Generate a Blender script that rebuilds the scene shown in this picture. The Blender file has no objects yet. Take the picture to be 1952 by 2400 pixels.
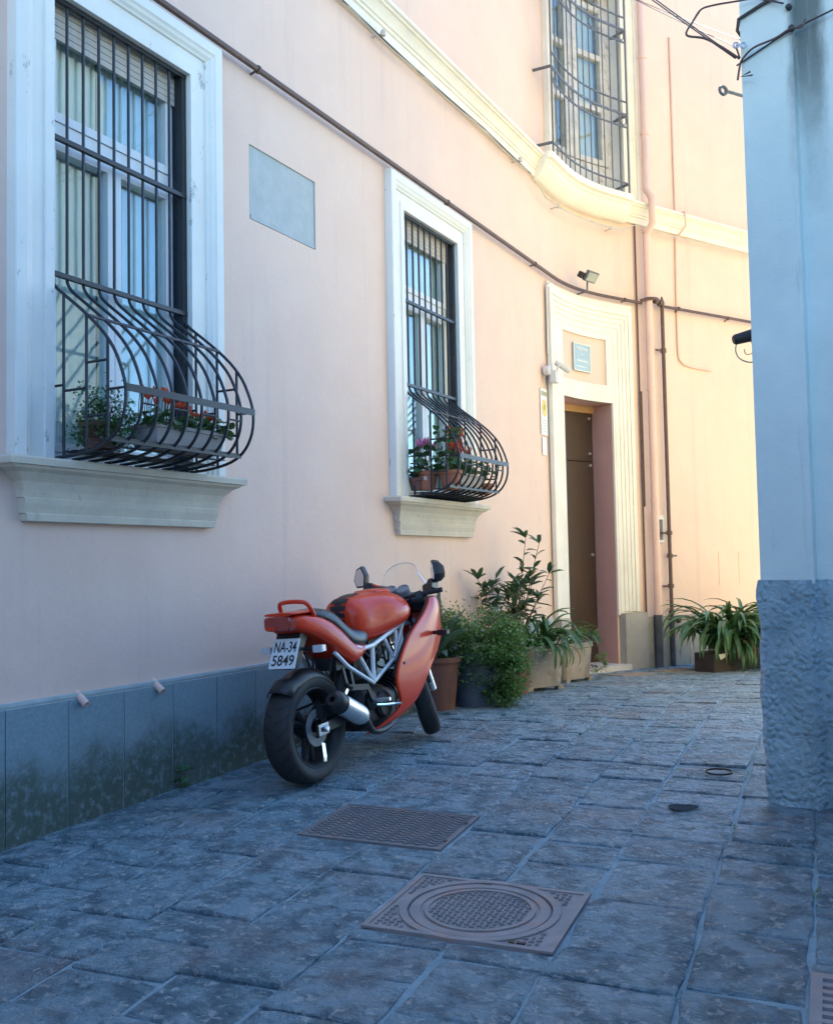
import bpy, bmesh, math, random
from mathutils import Vector, Matrix, noise

random.seed(7)
SC = bpy.context.scene
COL = SC.collection
rad = math.radians
V = Vector

# ------------------------------------------------------------------ camera
CAMZ = 1.27
PITCH, ROLL = math.atan(125.0 / 2350.0), 0.019
cam_d = bpy.data.cameras.new('camera')
cam = bpy.data.objects.new('camera', cam_d)
COL.objects.link(cam)
_f = V((0, math.cos(PITCH), math.sin(PITCH)))
_r0 = V((1, 0, 0))
_u0 = _r0.cross(_f)
_r = _r0 * math.cos(ROLL) - _u0 * math.sin(ROLL)
_u = _r0 * math.sin(ROLL) + _u0 * math.cos(ROLL)
_m = Matrix((_r, _u, -_f)).transposed().to_4x4()
_m.translation = V((0, 0, CAMZ))
cam.matrix_world = _m
cam_d.sensor_fit = 'VERTICAL'
cam_d.sensor_height = 36.0
cam_d.lens = 36.0 * 2350.0 / 2400.0
cam_d.clip_start = 0.05
cam_d.clip_end = 1000
SC.camera = cam

# ------------------------------------------------------------------ sky, sun, exposure
SUN_AZ, SUN_EL = rad(19), rad(41)          # azimuth clockwise from +Y
w = bpy.data.worlds.new('World')
SC.world = w
w.use_nodes = True
wn = w.node_tree
sky = wn.nodes.new('ShaderNodeTexSky')
sky.sky_type = 'NISHITA'
sky.sun_disc = False
sky.sun_elevation = SUN_EL
sky.sun_rotation = SUN_AZ
sky.air_density = 1.0
sky.dust_density = 0.2
sky.ozone_density = 0.5
bg = wn.nodes['Background']
wn.links.new(sky.outputs[0], bg.inputs[0])
bg.inputs[1].default_value = 0.15
sun_d = bpy.data.lights.new('sun', 'SUN')
sun_d.energy = 5.0
sun_d.angle = rad(0.53)
sun_d.color = (1.0, 0.90, 0.72)
sun = bpy.data.objects.new('sun', sun_d)
COL.objects.link(sun)
sdir = V((math.sin(SUN_AZ) * math.cos(SUN_EL), math.cos(SUN_AZ) * math.cos(SUN_EL), math.sin(SUN_EL)))
sun.rotation_euler = sdir.to_track_quat('Z', 'Y').to_euler()
sun.location = (0, 0, 30)
SC.view_settings.view_transform = 'Standard'
SC.view_settings.look = 'None'
SC.view_settings.gamma = 1.0
SC.view_settings.exposure = 1.80
SC.view_settings.use_white_balance = True          # daylight film in open shade: cool cast
SC.view_settings.white_balance_temperature = 5100
SC.view_settings.white_balance_tint = 5
SC.render.engine = 'CYCLES'
SC.cycles.max_bounces = 8
SC.cycles.diffuse_bounces = 5
SC.cycles.glossy_bounces = 4
SC.cycles.transparent_max_bounces = 16
SC.cycles.caustics_reflective = False
SC.cycles.caustics_refractive = False

# ------------------------------------------------------------------ scene curves
YAW0, TURN, SA, LA = rad(27.9), rad(27.2), 7.5, 1.18
B0 = V((-1.944, 4.685))


def wall_frame(s):
    """plan point on the pink facade at arc length s, tangent, outward normal"""
    t0 = V((math.sin(YAW0), math.cos(YAW0)))
    if s <= SA:
        return B0 + t0 * s, t0, V((t0.y, -t0.x))
    R = LA / TURN
    n0 = V((t0.y, -t0.x))
    c = B0 + t0 * SA + n0 * R
    a = min(s - SA, LA) / R
    yaw = YAW0 + a
    t = V((math.sin(yaw), math.cos(yaw)))
    n = V((t.y, -t.x))
    p = c - n * R
    if s > SA + LA:
        p = p + t * (s - SA - LA)
    return p, t, n


def W(s, o, z):
    p, t, n = wall_frame(s)
    q = p + n * o
    return V((q.x, q.y, z))


def lerp_tab(x, xs, ys):
    if x <= xs[0]:
        return ys[0]
    for i in range(1, len(xs)):
        if x <= xs[i]:
            f = (x - xs[i - 1]) / (xs[i] - xs[i - 1])
            return ys[i - 1] + (ys[i] - ys[i - 1]) * f
    return ys[-1]


def gz(y):
    return lerp_tab(y, [0, 3.4, 4.7, 5.8, 6.9, 8.2, 10, 12.5, 16],
                    [-.15, -.05, -.008, .035, .07, .08, .04, -.055, -.12])


# ------------------------------------------------------------------ materials
MATS = {}


def lin(c):
    return (c[0], c[1], c[2], 1.0)


class NT:
    def __init__(self, name):
        self.m = bpy.data.materials.new(name)
        self.m.use_nodes = True
        self.t = self.m.node_tree
        self.b = self.t.nodes['Principled BSDF']

    def n(self, typ, **kw):
        nd = self.t.nodes.new(typ)
        for k, v in kw.items():
            setattr(nd, k, v)
        return nd

    def l(self, a, b):
        self.t.links.new(a, b)

    def coord(self, scale=(1, 1, 1), rot=(0, 0, 0), kind='Object'):
        tc = self.n('ShaderNodeTexCoord')
        mp = self.n('ShaderNodeMapping')
        mp.inputs['Scale'].default_value = scale
        mp.inputs['Rotation'].default_value = rot
        self.l(tc.outputs[kind], mp.inputs['Vector'])
        return mp.outputs['Vector']

    def noise(self, scale, detail=6, rough=.6, vec=None, dist=0):
        nd = self.n('ShaderNodeTexNoise')
        nd.inputs['Scale'].default_value = scale
        nd.inputs['Detail'].default_value = detail
        nd.inputs['Roughness'].default_value = rough
        nd.inputs['Distortion'].default_value = dist
        self.l(vec if vec is not None else self.coord(), nd.inputs['Vector'])
        return nd.outputs['Fac']

    def ramp(self, fac, a, b, ca=(0, 0, 0), cb=(1, 1, 1)):
        r = self.n('ShaderNodeValToRGB')
        r.color_ramp.elements[0].position = a
        r.color_ramp.elements[1].position = b
        r.color_ramp.elements[0].color = lin(ca)
        r.color_ramp.elements[1].color = lin(cb)
        self.l(fac, r.inputs[0])
        return r.outputs[0]

    def mapr(self, v, a, b, inv=False):
        x = self.n('ShaderNodeMapRange')
        x.interpolation_type = 'SMOOTHSTEP'
        x.inputs[1].default_value, x.inputs[2].default_value = a, b
        x.inputs[3].default_value, x.inputs[4].default_value = (1, 0) if inv else (0, 1)
        self.l(v, x.inputs[0])
        return x.outputs[0]

    def mix(self, fac, a, b, blend='MIX'):
        x = self.n('ShaderNodeMix', data_type='RGBA', blend_type=blend)
        for sock, v in ((x.inputs[0], fac), (x.inputs[6], a), (x.inputs[7], b)):
            if isinstance(v, (int, float)):
                sock.default_value = v
            elif isinstance(v, tuple):
                sock.default_value = lin(v)
            else:
                self.l(v, sock)
        return x.outputs[2]

    def math(self, op, a, b=None, c=None):
        x = self.n('ShaderNodeMath', operation=op)
        for i, v in enumerate((a, b, c)):
            if v is None:
                continue
            if isinstance(v, (int, float)):
                x.inputs[i].default_value = v
            else:
                self.l(v, x.inputs[i])
        return x.outputs[0]

    def color(self, v):
        if isinstance(v, tuple):
            self.b.inputs['Base Color'].default_value = lin(v)
        else:
            self.l(v, self.b.inputs['Base Color'])

    def rough(self, v):
        if isinstance(v, (int, float)):
            self.b.inputs['Roughness'].default_value = v
        else:
            self.l(v, self.b.inputs['Roughness'])

    def bump(self, h, strength=.3, dist=.01, normal=None):
        bm = self.n('ShaderNodeBump')
        bm.inputs['Strength'].default_value = strength
        bm.inputs['Distance'].default_value = dist
        self.l(h, bm.inputs['Height'])
        if normal is not None:
            self.l(normal, bm.inputs['Normal'])
        self.l(bm.outputs[0], self.b.inputs['Normal'])
        return bm.outputs[0]


def pmat(name, c1, c2=None, scale=5, rough=.8, bump=.25, bscale=70, bdist=.004, metal=0, coat=0, spec=.5, dirt=None):
    k = NT(name)
    c2 = c2 or tuple(x * .8 for x in c1)
    f = k.ramp(k.noise(scale, 8, .65), .35, .68)
    col = k.mix(f, c1, c2)
    if dirt:
        d = k.ramp(k.noise(dirt[1], 10, .7, dist=.6), dirt[2], dirt[2] + .12)
        col = k.mix(k.math('MULTIPLY', d, dirt[3]), col, dirt[0])
    k.color(col)
    k.rough(rough)
    k.b.inputs['Metallic'].default_value = metal
    k.b.inputs['Coat Weight'].default_value = coat
    k.b.inputs['Coat Roughness'].default_value = .06
    k.b.inputs['Specular IOR Level'].default_value = spec
    if bump:
        k.bump(k.noise(bscale, 5, .6), bump, bdist)
    MATS[name] = k.m
    return k.m


def build_materials():
    # pink lime plaster
    k = NT('pink_plaster')
    big = k.ramp(k.noise(.55, 5, .6), .3, .7)
    mid = k.ramp(k.noise(2.6, 8, .7), .38, .7)
    fin = k.noise(26, 6, .7)
    col = k.mix(big, (.74, .555, .44), (.69, .515, .415))
    col = k.mix(k.math('MULTIPLY', mid, .45), col, (.77, .61, .50))
    strk = k.ramp(k.noise(1.0, 6, .65, k.coord((7, 7, .35))), .56, .72)
    col = k.mix(k.math('MULTIPLY', strk, .30), col, (.52, .40, .35))
    spt = k.ramp(k.noise(9, 4, .5), .70, .78)
    col = k.mix(k.math('MULTIPLY', spt, .22), col, (.86, .70, .60))
    k.color(col)
    k.rough(.92)
    h = k.math('ADD', k.math('MULTIPLY', k.noise(4.0, 6, .6), 2.2), k.math('ADD', fin, k.math('MULTIPLY', k.noise(170, 3, .6), .5)))
    k.bump(h, .35, .006)
    MATS['pink'] = k.m
    # cream painted stone and stucco mouldings
    k = NT('cream_stucco')
    ch = k.ramp(k.noise(13, 10, .75, dist=.8), .62, .67)
    col = k.mix(k.ramp(k.noise(3, 6, .6), .35, .7), (.80, .755, .65), (.71, .665, .565))
    strk = k.ramp(k.noise(1.3, 8, .7, k.coord((9, 9, .5))), .55, .75)
    col = k.mix(k.math('MULTIPLY', strk, .35), col, (.50, .45, .37))
    col = k.mix(k.math('MULTIPLY', ch, .5), col, (.42, .40, .37))
    k.color(col)
    k.rough(.82)
    k.bump(k.math('SUBTRACT', k.noise(40, 6, .65), k.math('MULTIPLY', ch, .5)), .3, .006)
    MATS['cream'] = k.m
    # weathered light paint of the window surrounds
    k = NT('white_surround_paint')
    ch = k.ramp(k.noise(9, 12, .72, k.coord((1, 1, .5)), .2), .625, .64)
    col = k.mix(k.ramp(k.noise(2.2, 6, .6), .35, .7), (.78, .76, .69), (.70, .685, .63))
    col = k.mix(k.math('MULTIPLY', ch, .75), col, (.36, .36, .36))
    k.color(col)
    k.rough(.7)
    k.bump(k.math('SUBTRACT', k.noise(30, 5, .6), k.math('MULTIPLY', ch, .8)), .3, .005)
    MATS['surround'] = k.m
    # window sills: stone with grime streaks
    pmat('sill', (.62, .56, .44), (.52, .47, .38), 6, .85, .4, 45, .006, dirt=((.25, .25, .22), 14, .60, .7))
    # grey plinth slabs with moss
    k = NT('plinth_stone')
    oi = k.n('ShaderNodeObjectInfo')
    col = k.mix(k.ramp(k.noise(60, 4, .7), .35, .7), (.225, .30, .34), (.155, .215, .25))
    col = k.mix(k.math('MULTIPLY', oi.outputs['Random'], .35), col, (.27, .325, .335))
    geo = k.n('ShaderNodeNewGeometry')
    sx = k.n('ShaderNodeSeparateXYZ')
    k.l(geo.outputs['Position'], sx.inputs[0])
    hh = k.math('ADD', sx.outputs['Z'], k.math('MULTIPLY', k.noise(3.2, 6, .7), -.62))
    moss = k.mapr(hh, -.12, .16, True)
    moss = k.math('MULTIPLY', moss, k.ramp(k.noise(22, 6, .7), .25, .5))
    col = k.mix(k.math('MULTIPLY', moss, .85), col, (.05, .068, .04))
    k.color(col)
    k.rough(.85)
    k.bump(k.noise(120, 4, .6), .45, .004)
    MATS['plinth'] = k.m
    pmat('plinth_mortar', (.44, .50, .51), (.36, .41, .42), 9, .9, .3, 80)
    pmat('plinth_far', (.40, .37, .31), (.31, .295, .26), 3.5, .88, .3, 60, dirt=((.16, .17, .12), 6, .58, .6))
    # paving
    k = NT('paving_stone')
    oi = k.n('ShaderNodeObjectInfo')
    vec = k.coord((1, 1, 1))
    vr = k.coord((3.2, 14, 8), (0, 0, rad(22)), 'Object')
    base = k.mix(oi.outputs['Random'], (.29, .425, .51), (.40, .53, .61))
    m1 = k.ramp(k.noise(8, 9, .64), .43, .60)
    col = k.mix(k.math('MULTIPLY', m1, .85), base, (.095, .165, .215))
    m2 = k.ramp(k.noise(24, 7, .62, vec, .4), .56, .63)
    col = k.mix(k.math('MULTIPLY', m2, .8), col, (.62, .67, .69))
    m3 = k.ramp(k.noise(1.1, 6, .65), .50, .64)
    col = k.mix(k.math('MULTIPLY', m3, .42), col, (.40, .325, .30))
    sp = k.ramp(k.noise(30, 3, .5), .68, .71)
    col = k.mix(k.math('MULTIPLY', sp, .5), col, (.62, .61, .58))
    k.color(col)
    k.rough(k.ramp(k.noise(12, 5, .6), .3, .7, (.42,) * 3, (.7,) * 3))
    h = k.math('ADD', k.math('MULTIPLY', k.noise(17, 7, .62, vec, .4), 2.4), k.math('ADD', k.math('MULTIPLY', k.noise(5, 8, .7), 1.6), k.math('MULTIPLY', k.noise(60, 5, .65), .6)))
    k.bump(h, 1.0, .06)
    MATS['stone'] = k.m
    k = NT('joint_mortar')
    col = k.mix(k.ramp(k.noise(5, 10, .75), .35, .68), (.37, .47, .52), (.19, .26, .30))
    grs = k.ramp(k.noise(1.7, 6, .7), .60, .70)
    grs = k.math('MULTIPLY', grs, k.ramp(k.noise(30, 6, .7), .42, .6))
    col = k.mix(k.math('MULTIPLY', grs, .75), col, (.085, .11, .045))
    k.color(col)
    k.rough(.95)
    k.bump(k.noise(60, 8, .75), .9, .015)
    MATS['mortar'] = k.m
    pmat('rusty_iron', (.30, .265, .255), (.21, .195, .195), 9, .8, .4, 90, dirt=((.36, .22, .165), 5, .52, .7))
    pmat('dark_iron', (.20, .185, .185), (.145, .14, .142), 9, .75, .4, 90, dirt=((.28, .19, .155), 6, .56, .5))
    pmat('grille_iron', (.018, .021, .028), (.012, .014, .018), 20, .48, .15, 140)
    pmat('upper_iron', (.14, .14, .15), (.09, .09, .10), 12, .5, .2, 120)
    pmat('brown_pipe', (.115, .065, .05), (.08, .048, .04), 9, .55, .3, 90, dirt=((.20, .11, .07), 8, .55, .6))
    pmat('pink_pipe', (.72, .51, .42), (.66, .46, .38), 3, .6, .12, 60)
    pmat('dark_pipe', (.09, .09, .095), (.06, .06, .065), 8, .6, .3, 70)
    pmat('white_pvc', (.74, .76, .77), (.70, .72, .74), 6, .35, .04, 50)
    pmat('old_wood', (.70, .68, .65), (.50, .485, .47), 5, .7, .5, 30, dirt=((.22, .20, .18), 10, .56, .8))
    pmat('blind', (.56, .50, .42), (.47, .42, .35), 7, .6, .1, 60)
    pmat('curtain', (.70, .72, .68), (.62, .64, .61), 3, .9, .2, 30)
    pmat('grey_cement', (.45, .47, .46), (.39, .41, .40), 8, .9, .35, 60, dirt=((.55, .56, .54), 4, .56, .5))
    pmat('dark_void', (.06, .068, .075), None, 3, 1.0, 0, spec=.0)
    pmat('brown_door', (.058, .036, .028), (.048, .031, .025), 4, .5, .12, 70, dirt=((.30, .27, .25), 16, .70, .5))
    pmat('door_reveal', (.50, .30, .26), (.44, .265, .235), 3, .8, .2, 60, dirt=((.72, .68, .64), 9, .70, .8))
    pmat('ochre_lintel', (.50, .30, .12), (.42, .25, .10), 5, .6, .2, 50)
    pmat('white_marble', (.66, .64, .60), (.52, .50, .47), 6, .6, .1, 40)
    # right-hand building
    k = NT('pale_plaster')
    col = k.mix(k.ramp(k.noise(1.4, 8, .65), .34, .7), (.74, .80, .72), (.61, .67, .62))
    geo = k.n('ShaderNodeNewGeometry')
    tc = k.n('ShaderNodeTexCoord')
    sx = k.n('ShaderNodeSeparateXYZ')
    k.l(tc.outputs['UV'], sx.inputs[0])
    # algae run under the leaking bracket: its own place on the wall
    du = k.math('ABSOLUTE', k.math('SUBTRACT', sx.outputs['X'], .335))
    run = k.math('ADD', du, k.math('MULTIPLY', k.noise(6, 8, .7, k.coord((1, 1, .25))), -.16))
    run = k.mapr(run, -.045, .035, True)
    up = k.mapr(k.math('ADD', sx.outputs['Y'], k.math('MULTIPLY', k.noise(2.0, 6, .7), .8)), 3.3, 4.5)
    run = k.math('MULTIPLY', run, up)
    col = k.mix(k.math('MULTIPLY', run, .85), col, (.07, .085, .075))
    cr = k.ramp(k.noise(1.2, 12, .8, k.coord((8, 8, .5))), .60, .74)
    col = k.mix(k.math('MULTIPLY', cr, .7), col, (.36, .40, .39))
    k.color(col)
    k.rough(.9)
    k.bump(k.math('ADD', k.noise(5, 8, .7), k.math('MULTIPLY', k.noise(80, 4, .6), .4)), .35, .008)
    MATS['pale'] = k.m
    k = NT('rough_render')
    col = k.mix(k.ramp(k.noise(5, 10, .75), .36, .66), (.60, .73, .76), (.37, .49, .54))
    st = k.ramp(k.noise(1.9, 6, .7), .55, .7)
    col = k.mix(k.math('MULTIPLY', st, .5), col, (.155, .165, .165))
    tc = k.n('ShaderNodeTexCoord')
    sx = k.n('ShaderNodeSeparateXYZ')
    k.l(tc.outputs['UV'], sx.inputs[0])
    e = k.math('ADD', sx.outputs['X'], k.math('MULTIPLY', k.noise(7, 8, .75), -.16))
    e = k.mapr(e, -.078, -.064, True)
    hi = k.math('MULTIPLY', k.ramp(sx.outputs['Y'], .12, .2), k.ramp(sx.outputs['Y'], .85, 1.0, (1, 1, 1), (0, 0, 0)))
    col = k.mix(k.math('MULTIPLY', e, hi), col, (.68, .69, .68))
    k.color(col)
    k.rough(.88)
    vor = k.n('ShaderNodeTexVoronoi')
    vor.inputs['Scale'].default_value = 26
    dv = k.n('ShaderNodeVectorMath', operation='ADD')
    nz = k.n('ShaderNodeTexNoise')
    nz.inputs['Scale'].default_value = 7
    k.l(k.coord(), nz.inputs['Vector'])
    sc = k.n('ShaderNodeVectorMath', operation='SCALE')
    sc.inputs['Scale'].default_value = .08
    k.l(nz.outputs['Color'], sc.inputs[0])
    k.l(k.coord(), dv.inputs[0])
    k.l(sc.outputs[0], dv.inputs[1])
    k.l(dv.outputs[0], vor.inputs['Vector'])
    blob = k.ramp(vor.outputs['Distance'], .15, .6, (1, 1, 1), (0, 0, 0))
    h = k.math('ADD', k.math('MULTIPLY', blob, .9), k.math('ADD', k.math('MULTIPLY', k.noise(16, 10, .75, dist=.15), 2.2), k.math('MULTIPLY', k.noise(50, 5, .6), .35)))
    k.bump(h, 1.0, .022)
    MATS['render'] = k.m
    # sunlit house, plus the added bounce floor and sky blockers
    pmat('sunny_plaster', (.82, .585, .215), (.78, .55, .195), 1.2, .9, .2, 40)
    pmat('blocker_grey', (.36, .36, .38), (.30, .30, .32), 3, .9, .4, 20, .02)
    pmat('bounce_ochre', (.58, .44, .22), (.52, .39, .20), 3, .9, .3, 30)
    pmat('roof_tile', (.40, .19, .12), (.32, .15, .09), 6, .8, .4, 30)
    pmat('shutter_green', (.05, .12, .09), None, 6, .5, .1, 40)
    # plants
    def leafmat(name, a, b, trans=.18, rough=.42):
        k = NT(name)
        oi = k.n('ShaderNodeObjectInfo')
        col = k.mix(k.ramp(k.noise(4, 4, .6), .3, .7), a, b)
        col = k.mix(k.math('MULTIPLY', oi.outputs['Random'], .35), col, tuple(min(1, x * 1.5) for x in b))
        k.color(col)
        k.rough(rough)
        tr = k.n('ShaderNodeBsdfTranslucent')
        k.l(k.mix(.5, col, (.25, .4, .06)), tr.inputs[0])
        ms = k.n('ShaderNodeMixShader')
        ms.inputs[0].default_value = trans
        k.l(k.b.outputs[0], ms.inputs[1])
        k.l(tr.outputs[0], ms.inputs[2])
        k.l(ms.outputs[0], k.t.nodes['Material Output'].inputs[0])
        MATS[name] = k.m
    leafmat('leaf_dark', (.045, .105, .04), (.07, .145, .05))
    leafmat('leaf_blue', (.09, .14, .115), (.12, .17, .14))
    leafmat('leaf_bush', (.12, .21, .06), (.17, .27, .08), .3, .55)
    leafmat('leaf_oleander', (.05, .085, .045), (.07, .11, .055), .15)
    leafmat('leaf_dry', (.24, .19, .10), (.18, .13, .07), .2, .8)
    leafmat('petal_red', (.62, .035, .02), (.55, .05, .03), .3, .6)
    leafmat('petal_pink', (.62, .22, .42), (.55, .16, .36), .3, .6)
    leafmat('petal_blue', (.35, .36, .68), (.3, .3, .6), .3, .6)
    leafmat('petal_white', (.75, .75, .72), (.7, .7, .7), .3, .6)
    pmat('stem', (.16, .12, .07), (.11, .09, .05), 9, .8, .2, 60)
    pmat('soil', (.05, .038, .03), (.035, .028, .022), 30, .95, .6, 60, .01)
    pmat('terracotta', (.36, .15, .085), (.28, .115, .07), 6, .85, .25, 60, dirt=((.42, .33, .26), 5, .58, .5))
    pmat('terracotta_dark', (.16, .075, .055), (.11, .055, .042), 6, .85, .25, 60)
    pmat('pot_blue', (.115, .135, .155), (.085, .10, .12), 5, .6, .15, 60)
    pmat('planter_concrete', (.37, .32, .265), (.28, .245, .205), 5, .85, .3, 50, dirt=((.15, .145, .115), 4, .50, .7))
    pmat('trough', (.42, .38, .36), (.35, .32, .31), 5, .8, .2, 60)
    pmat('dark_box', (.045, .034, .028), (.032, .026, .022), 8, .8, .3, 50)
    # motorcycle
    pmat('red_paint', (.60, .040, .007), (.55, .036, .007), 3, .40, 0, 0, coat=.4, spec=.2)
    pmat('black_plastic', (.013, .013, .015), (.018, .018, .02), 30, .45, .1, 200)
    pmat('engine_black', (.012, .012, .013), (.02, .02, .021), 14, .5, .3, 90)
    pmat('rubber', (.018, .018, .019), (.026, .026, .027), 30, .75, .15, 200)
    pmat('seat_vinyl', (.022, .022, .024), (.03, .03, .032), 20, .38, .15, 300)
    pmat('frame_white', (.72, .73, .72), (.66, .67, .66), 8, .3, .02, 50, coat=.6)
    pmat('aluminium', (.80, .80, .80), (.70, .70, .71), 12, .38, .08, 120, metal=1)
    pmat('chrome', (.75, .75, .76), (.70, .70, .72), 12, .12, 0, metal=1)
    pmat('dash_grey', (.22, .23, .24), (.17, .18, .19), 18, .5, .1, 80)
    pmat('tail_lens', (.30, .018, .012), (.24, .015, .01), 25, .16, .2, 180, coat=1)
    pmat('clear_lens', (.62, .63, .64), (.5, .5, .52), 40, .15, .3, 120, coat=1)
    pmat('plate_white', (.74, .75, .74), (.69, .70, .70), 10, .4, .05, 60)
    pmat('ink_black', (.012, .012, .014), None, 10, .5, 0)
    pmat('sign_blue', (.36, .45, .48), (.32, .41, .44), 8, .4, .05, 60)
    pmat('sign_white', (.82, .82, .80), None, 8, .5, 0)
    pmat('notice_white', (.80, .79, .73), (.74, .73, .68), 8, .6, 0)
    pmat('notice_yellow', (.78, .55, .08), None, 8, .6, 0)
    pmat('notice_olive', (.36, .35, .20), None, 8, .6, 0)
    pmat('cam_white', (.62, .61, .60), (.55, .54, .53), 9, .45, .05, 60)
    pmat('cable_pale', (.58, .52, .45), (.50, .45, .40), 9, .7, 0)
    pmat('cable_dark', (.05, .045, .045), None, 9, .6, 0)
    pmat('bracket_iron', (.12, .075, .065), (.08, .055, .055), 15, .7, .3, 100)
    pmat('insulator', (.55, .55, .62), None, 9, .3, 0, coat=.5)
    pmat('lamp_glass', (.34, .36, .32), (.28, .30, .27), 9, .25, 0)
    # tyre with cut grooves from UV
    k = NT('tyre_tread')
    tc = k.n('ShaderNodeTexCoord')
    sx = k.n('ShaderNodeSeparateXYZ')
    k.l(tc.outputs['UV'], sx.inputs[0])
    av = k.math('ABSOLUTE', k.math('SUBTRACT', sx.outputs['Y'], .5))
    ph = k.math('ADD', k.math('MULTIPLY', sx.outputs['X'], 26.0), k.math('MULTIPLY', k.math('POWER', k.math('MULTIPLY', av, 2.0), 1.6), 2.2))
    side = k.math('MULTIPLY', k.math('GREATER_THAN', sx.outputs['Y'], .5), .5)
    fr = k.math('FRACT', k.math('ADD', ph, side))
    g = k.math('MULTIPLY', k.math('LESS_THAN', fr, .17), k.math('MULTIPLY', k.math('GREATER_THAN', av, .045), k.math('LESS_THAN', av, .30)))
    k.color(k.mix(g, k.mix(k.ramp(k.noise(9, 5, .6), .35, .7), (.017, .017, .018), (.027, .027, .027)), (.008, .008, .008)))
    k.rough(.7)
    k.bump(k.math('SUBTRACT', 1.0, g), 1.0, .012)
    MATS['tyre'] = k.m

    def glass(name, tint, fres=1.5, rough=.02, base=.12):
        k = NT(name)
        out = k.t.nodes['Material Output']
        tr = k.n('ShaderNodeBsdfTransparent')
        tr.inputs[0].default_value = lin(tint)
        gl = k.n('ShaderNodeBsdfGlossy')
        gl.inputs['Roughness'].default_value = rough
        gl.inputs['Color'].default_value = (.95, .97, 1, 1)
        fn = k.n('ShaderNodeLayerWeight')
        fn.inputs[0].default_value = .5
        nz = k.noise(1.6, 2, .5)
        bm = k.n('ShaderNodeBump')
        bm.inputs['Strength'].default_value = .12
        bm.inputs['Distance'].default_value = .05
        k.l(nz, bm.inputs['Height'])
        k.l(bm.outputs[0], gl.inputs['Normal'])
        fac = k.math('ADD', k.math('MULTIPLY', k.math('POWER', fn.outputs['Facing'], 4.0), fres), base)
        ms = k.n('ShaderNodeMixShader')
        k.l(fac, ms.inputs[0])
        k.l(tr.outputs[0], ms.inputs[1])
        k.l(gl.outputs[0], ms.inputs[2])
        k.l(ms.outputs[0], out.inputs[0])
        MATS[name] = k.m
    glass('window_glass', (.90, .95, .94), .7, .015, .07)
    glass('screen_clear', (.95, .96, .97), .5, .05, .03)


build_materials()


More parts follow.
